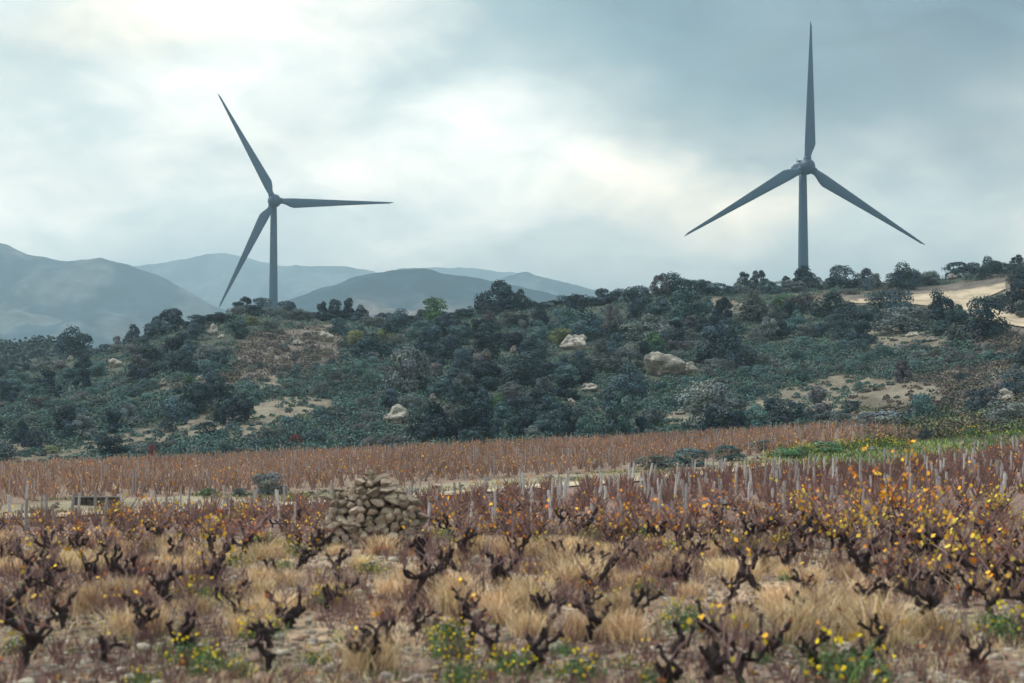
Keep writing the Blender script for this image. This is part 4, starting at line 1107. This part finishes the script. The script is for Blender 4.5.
def put_flower(p, k, lab, grp=None):
    root = empty('flowering_plant', p); root.scale = (k * 1.15, k * 1.15, k); root.rotation_euler.z = rng.random() * 6
    f1, f2 = FP[int(rng.integers(0, 5))]; link('foliage', f1, root); link('blossoms', f2, root); tag(root, lab, 'plant', grp)
for (px, py, k, lab) in FL: put_flower(ground_at(px, py), k, lab)
for i in range(60):
    if i < 26: px, py = rng.uniform(420, 800), rng.uniform(533, 552)
    elif i < 38: px, py = rng.uniform(0, 300), rng.uniform(540, 570)
    else: px, py = rng.uniform(-10, 1030), rng.uniform(575, 690)
    put_flower(ground_at(px, py), rng.uniform(.5, 1.0), 'small plant with yellow flowers between the vines', 'yellow flowering plants of the near field')
for i in range(15):
    px = rng.uniform(770, 975); py = float(np.interp(px, KPX, bank_p)) + rng.uniform(-6, 8)
    p = ground_at(px, py, 60); put_flower(p, rng.uniform(1.2, 2.4), 'yellow flowering clump on the green bank past the track bend', 'yellow clumps of the green bank')
# stones
SC = [(.33, .285, .235), (.26, .225, .20), (.40, .35, .29), (.24, .165, .13)]
FS = [rock_mesh('field_stone', 300 + i, 2, (1, .8, .6), .25, M_fstone, 2.0, SC[i % 4]) for i in range(8)]
for i in range(280):
    while True:
        px = rng.uniform(-20, 1044); y = 16.3 + 12 * rng.random() ** 1.5; x = (px - 512) / F * y
        if fbm(x / 1.6, y / 1.6, 2, 7) > .40: break
    w = rng.uniform(.07, .22) * (1.25 if rng.random() < .1 else 1)
    o = link('field_stone', FS[i % 8]); o.location = (x, y, float(H(x, y)) + w * .12); o.scale = (w, w, w); o.rotation_euler = (rng.normal() * .2, rng.normal() * .2, rng.random() * 6)
    tag(o, 'pale loose stone on the bare soil of the near field', 'stone', 'loose stones of the near field')
A = Acc(); n = 16000
y = 15 + 22 * rng.random(n); x = (rng.uniform(-130, 1154, n) - 512) / F * y; z = H(x, y); w = rng.uniform(.015, .05, n)
c8 = np.array([[a, b, c_] for a in (-1, 1) for b in (-1, 1) for c_ in (-1, 1)], float); fc = np.array([[0, 1, 3, 2], [4, 6, 7, 5], [0, 4, 5, 1], [2, 3, 7, 6], [0, 2, 6, 4], [1, 5, 7, 3]])
V = np.stack([x, y, z], 1)[:, None, :] + c8[None] * w[:, None, None] * rng.uniform(.5, 1.1, (n, 8, 1)) * np.array([1, .9, .7])
A.grid(V.reshape(-1, 3), (fc[None] + (np.arange(n) * 8)[:, None, None]).reshape(-1, 4), np.repeat(np.array(SC)[rng.integers(0, 4, n)] * rng.uniform(.6, 1.1, (n, 1)), 8, axis=0))
o = link('gravel', A.mesh('gravel', M_fstone)); tag(o, 'small pale gravel strewn over the vineyard soil', 'gravel', kind='stuff')

# ------------------------------------------------------------------ haze
hm = bpy.data.materials.new('haze'); hm.use_nodes = True
N_, L_ = hm.node_tree.nodes, hm.node_tree.links; N_.clear()
pv = N_.new('ShaderNodeVolumePrincipled'); pv.inputs['Density'].default_value = HAZE_DENSITY; pv.inputs['Color'].default_value = (*HAZE_COLOR, 1); pv.inputs['Anisotropy'].default_value = HAZE_ANISO
om = N_.new('ShaderNodeOutputMaterial'); L_.new(pv.outputs[0], om.inputs['Volume'])
bm = bmesh.new(); zlo, zhi = min(float(V_.min()) for V_ in (Zg,)) - 2, 490
x1 = 17500
box_bm(bm, (0, 7400, (zlo + zhi) / 2 - 50), (2 * x1, 15400, zhi - zlo + 100))
hz = bm_obj('haze', bm, hm); tag(hz, 'pale blue haze hanging over the hills', 'haze', kind='stuff')
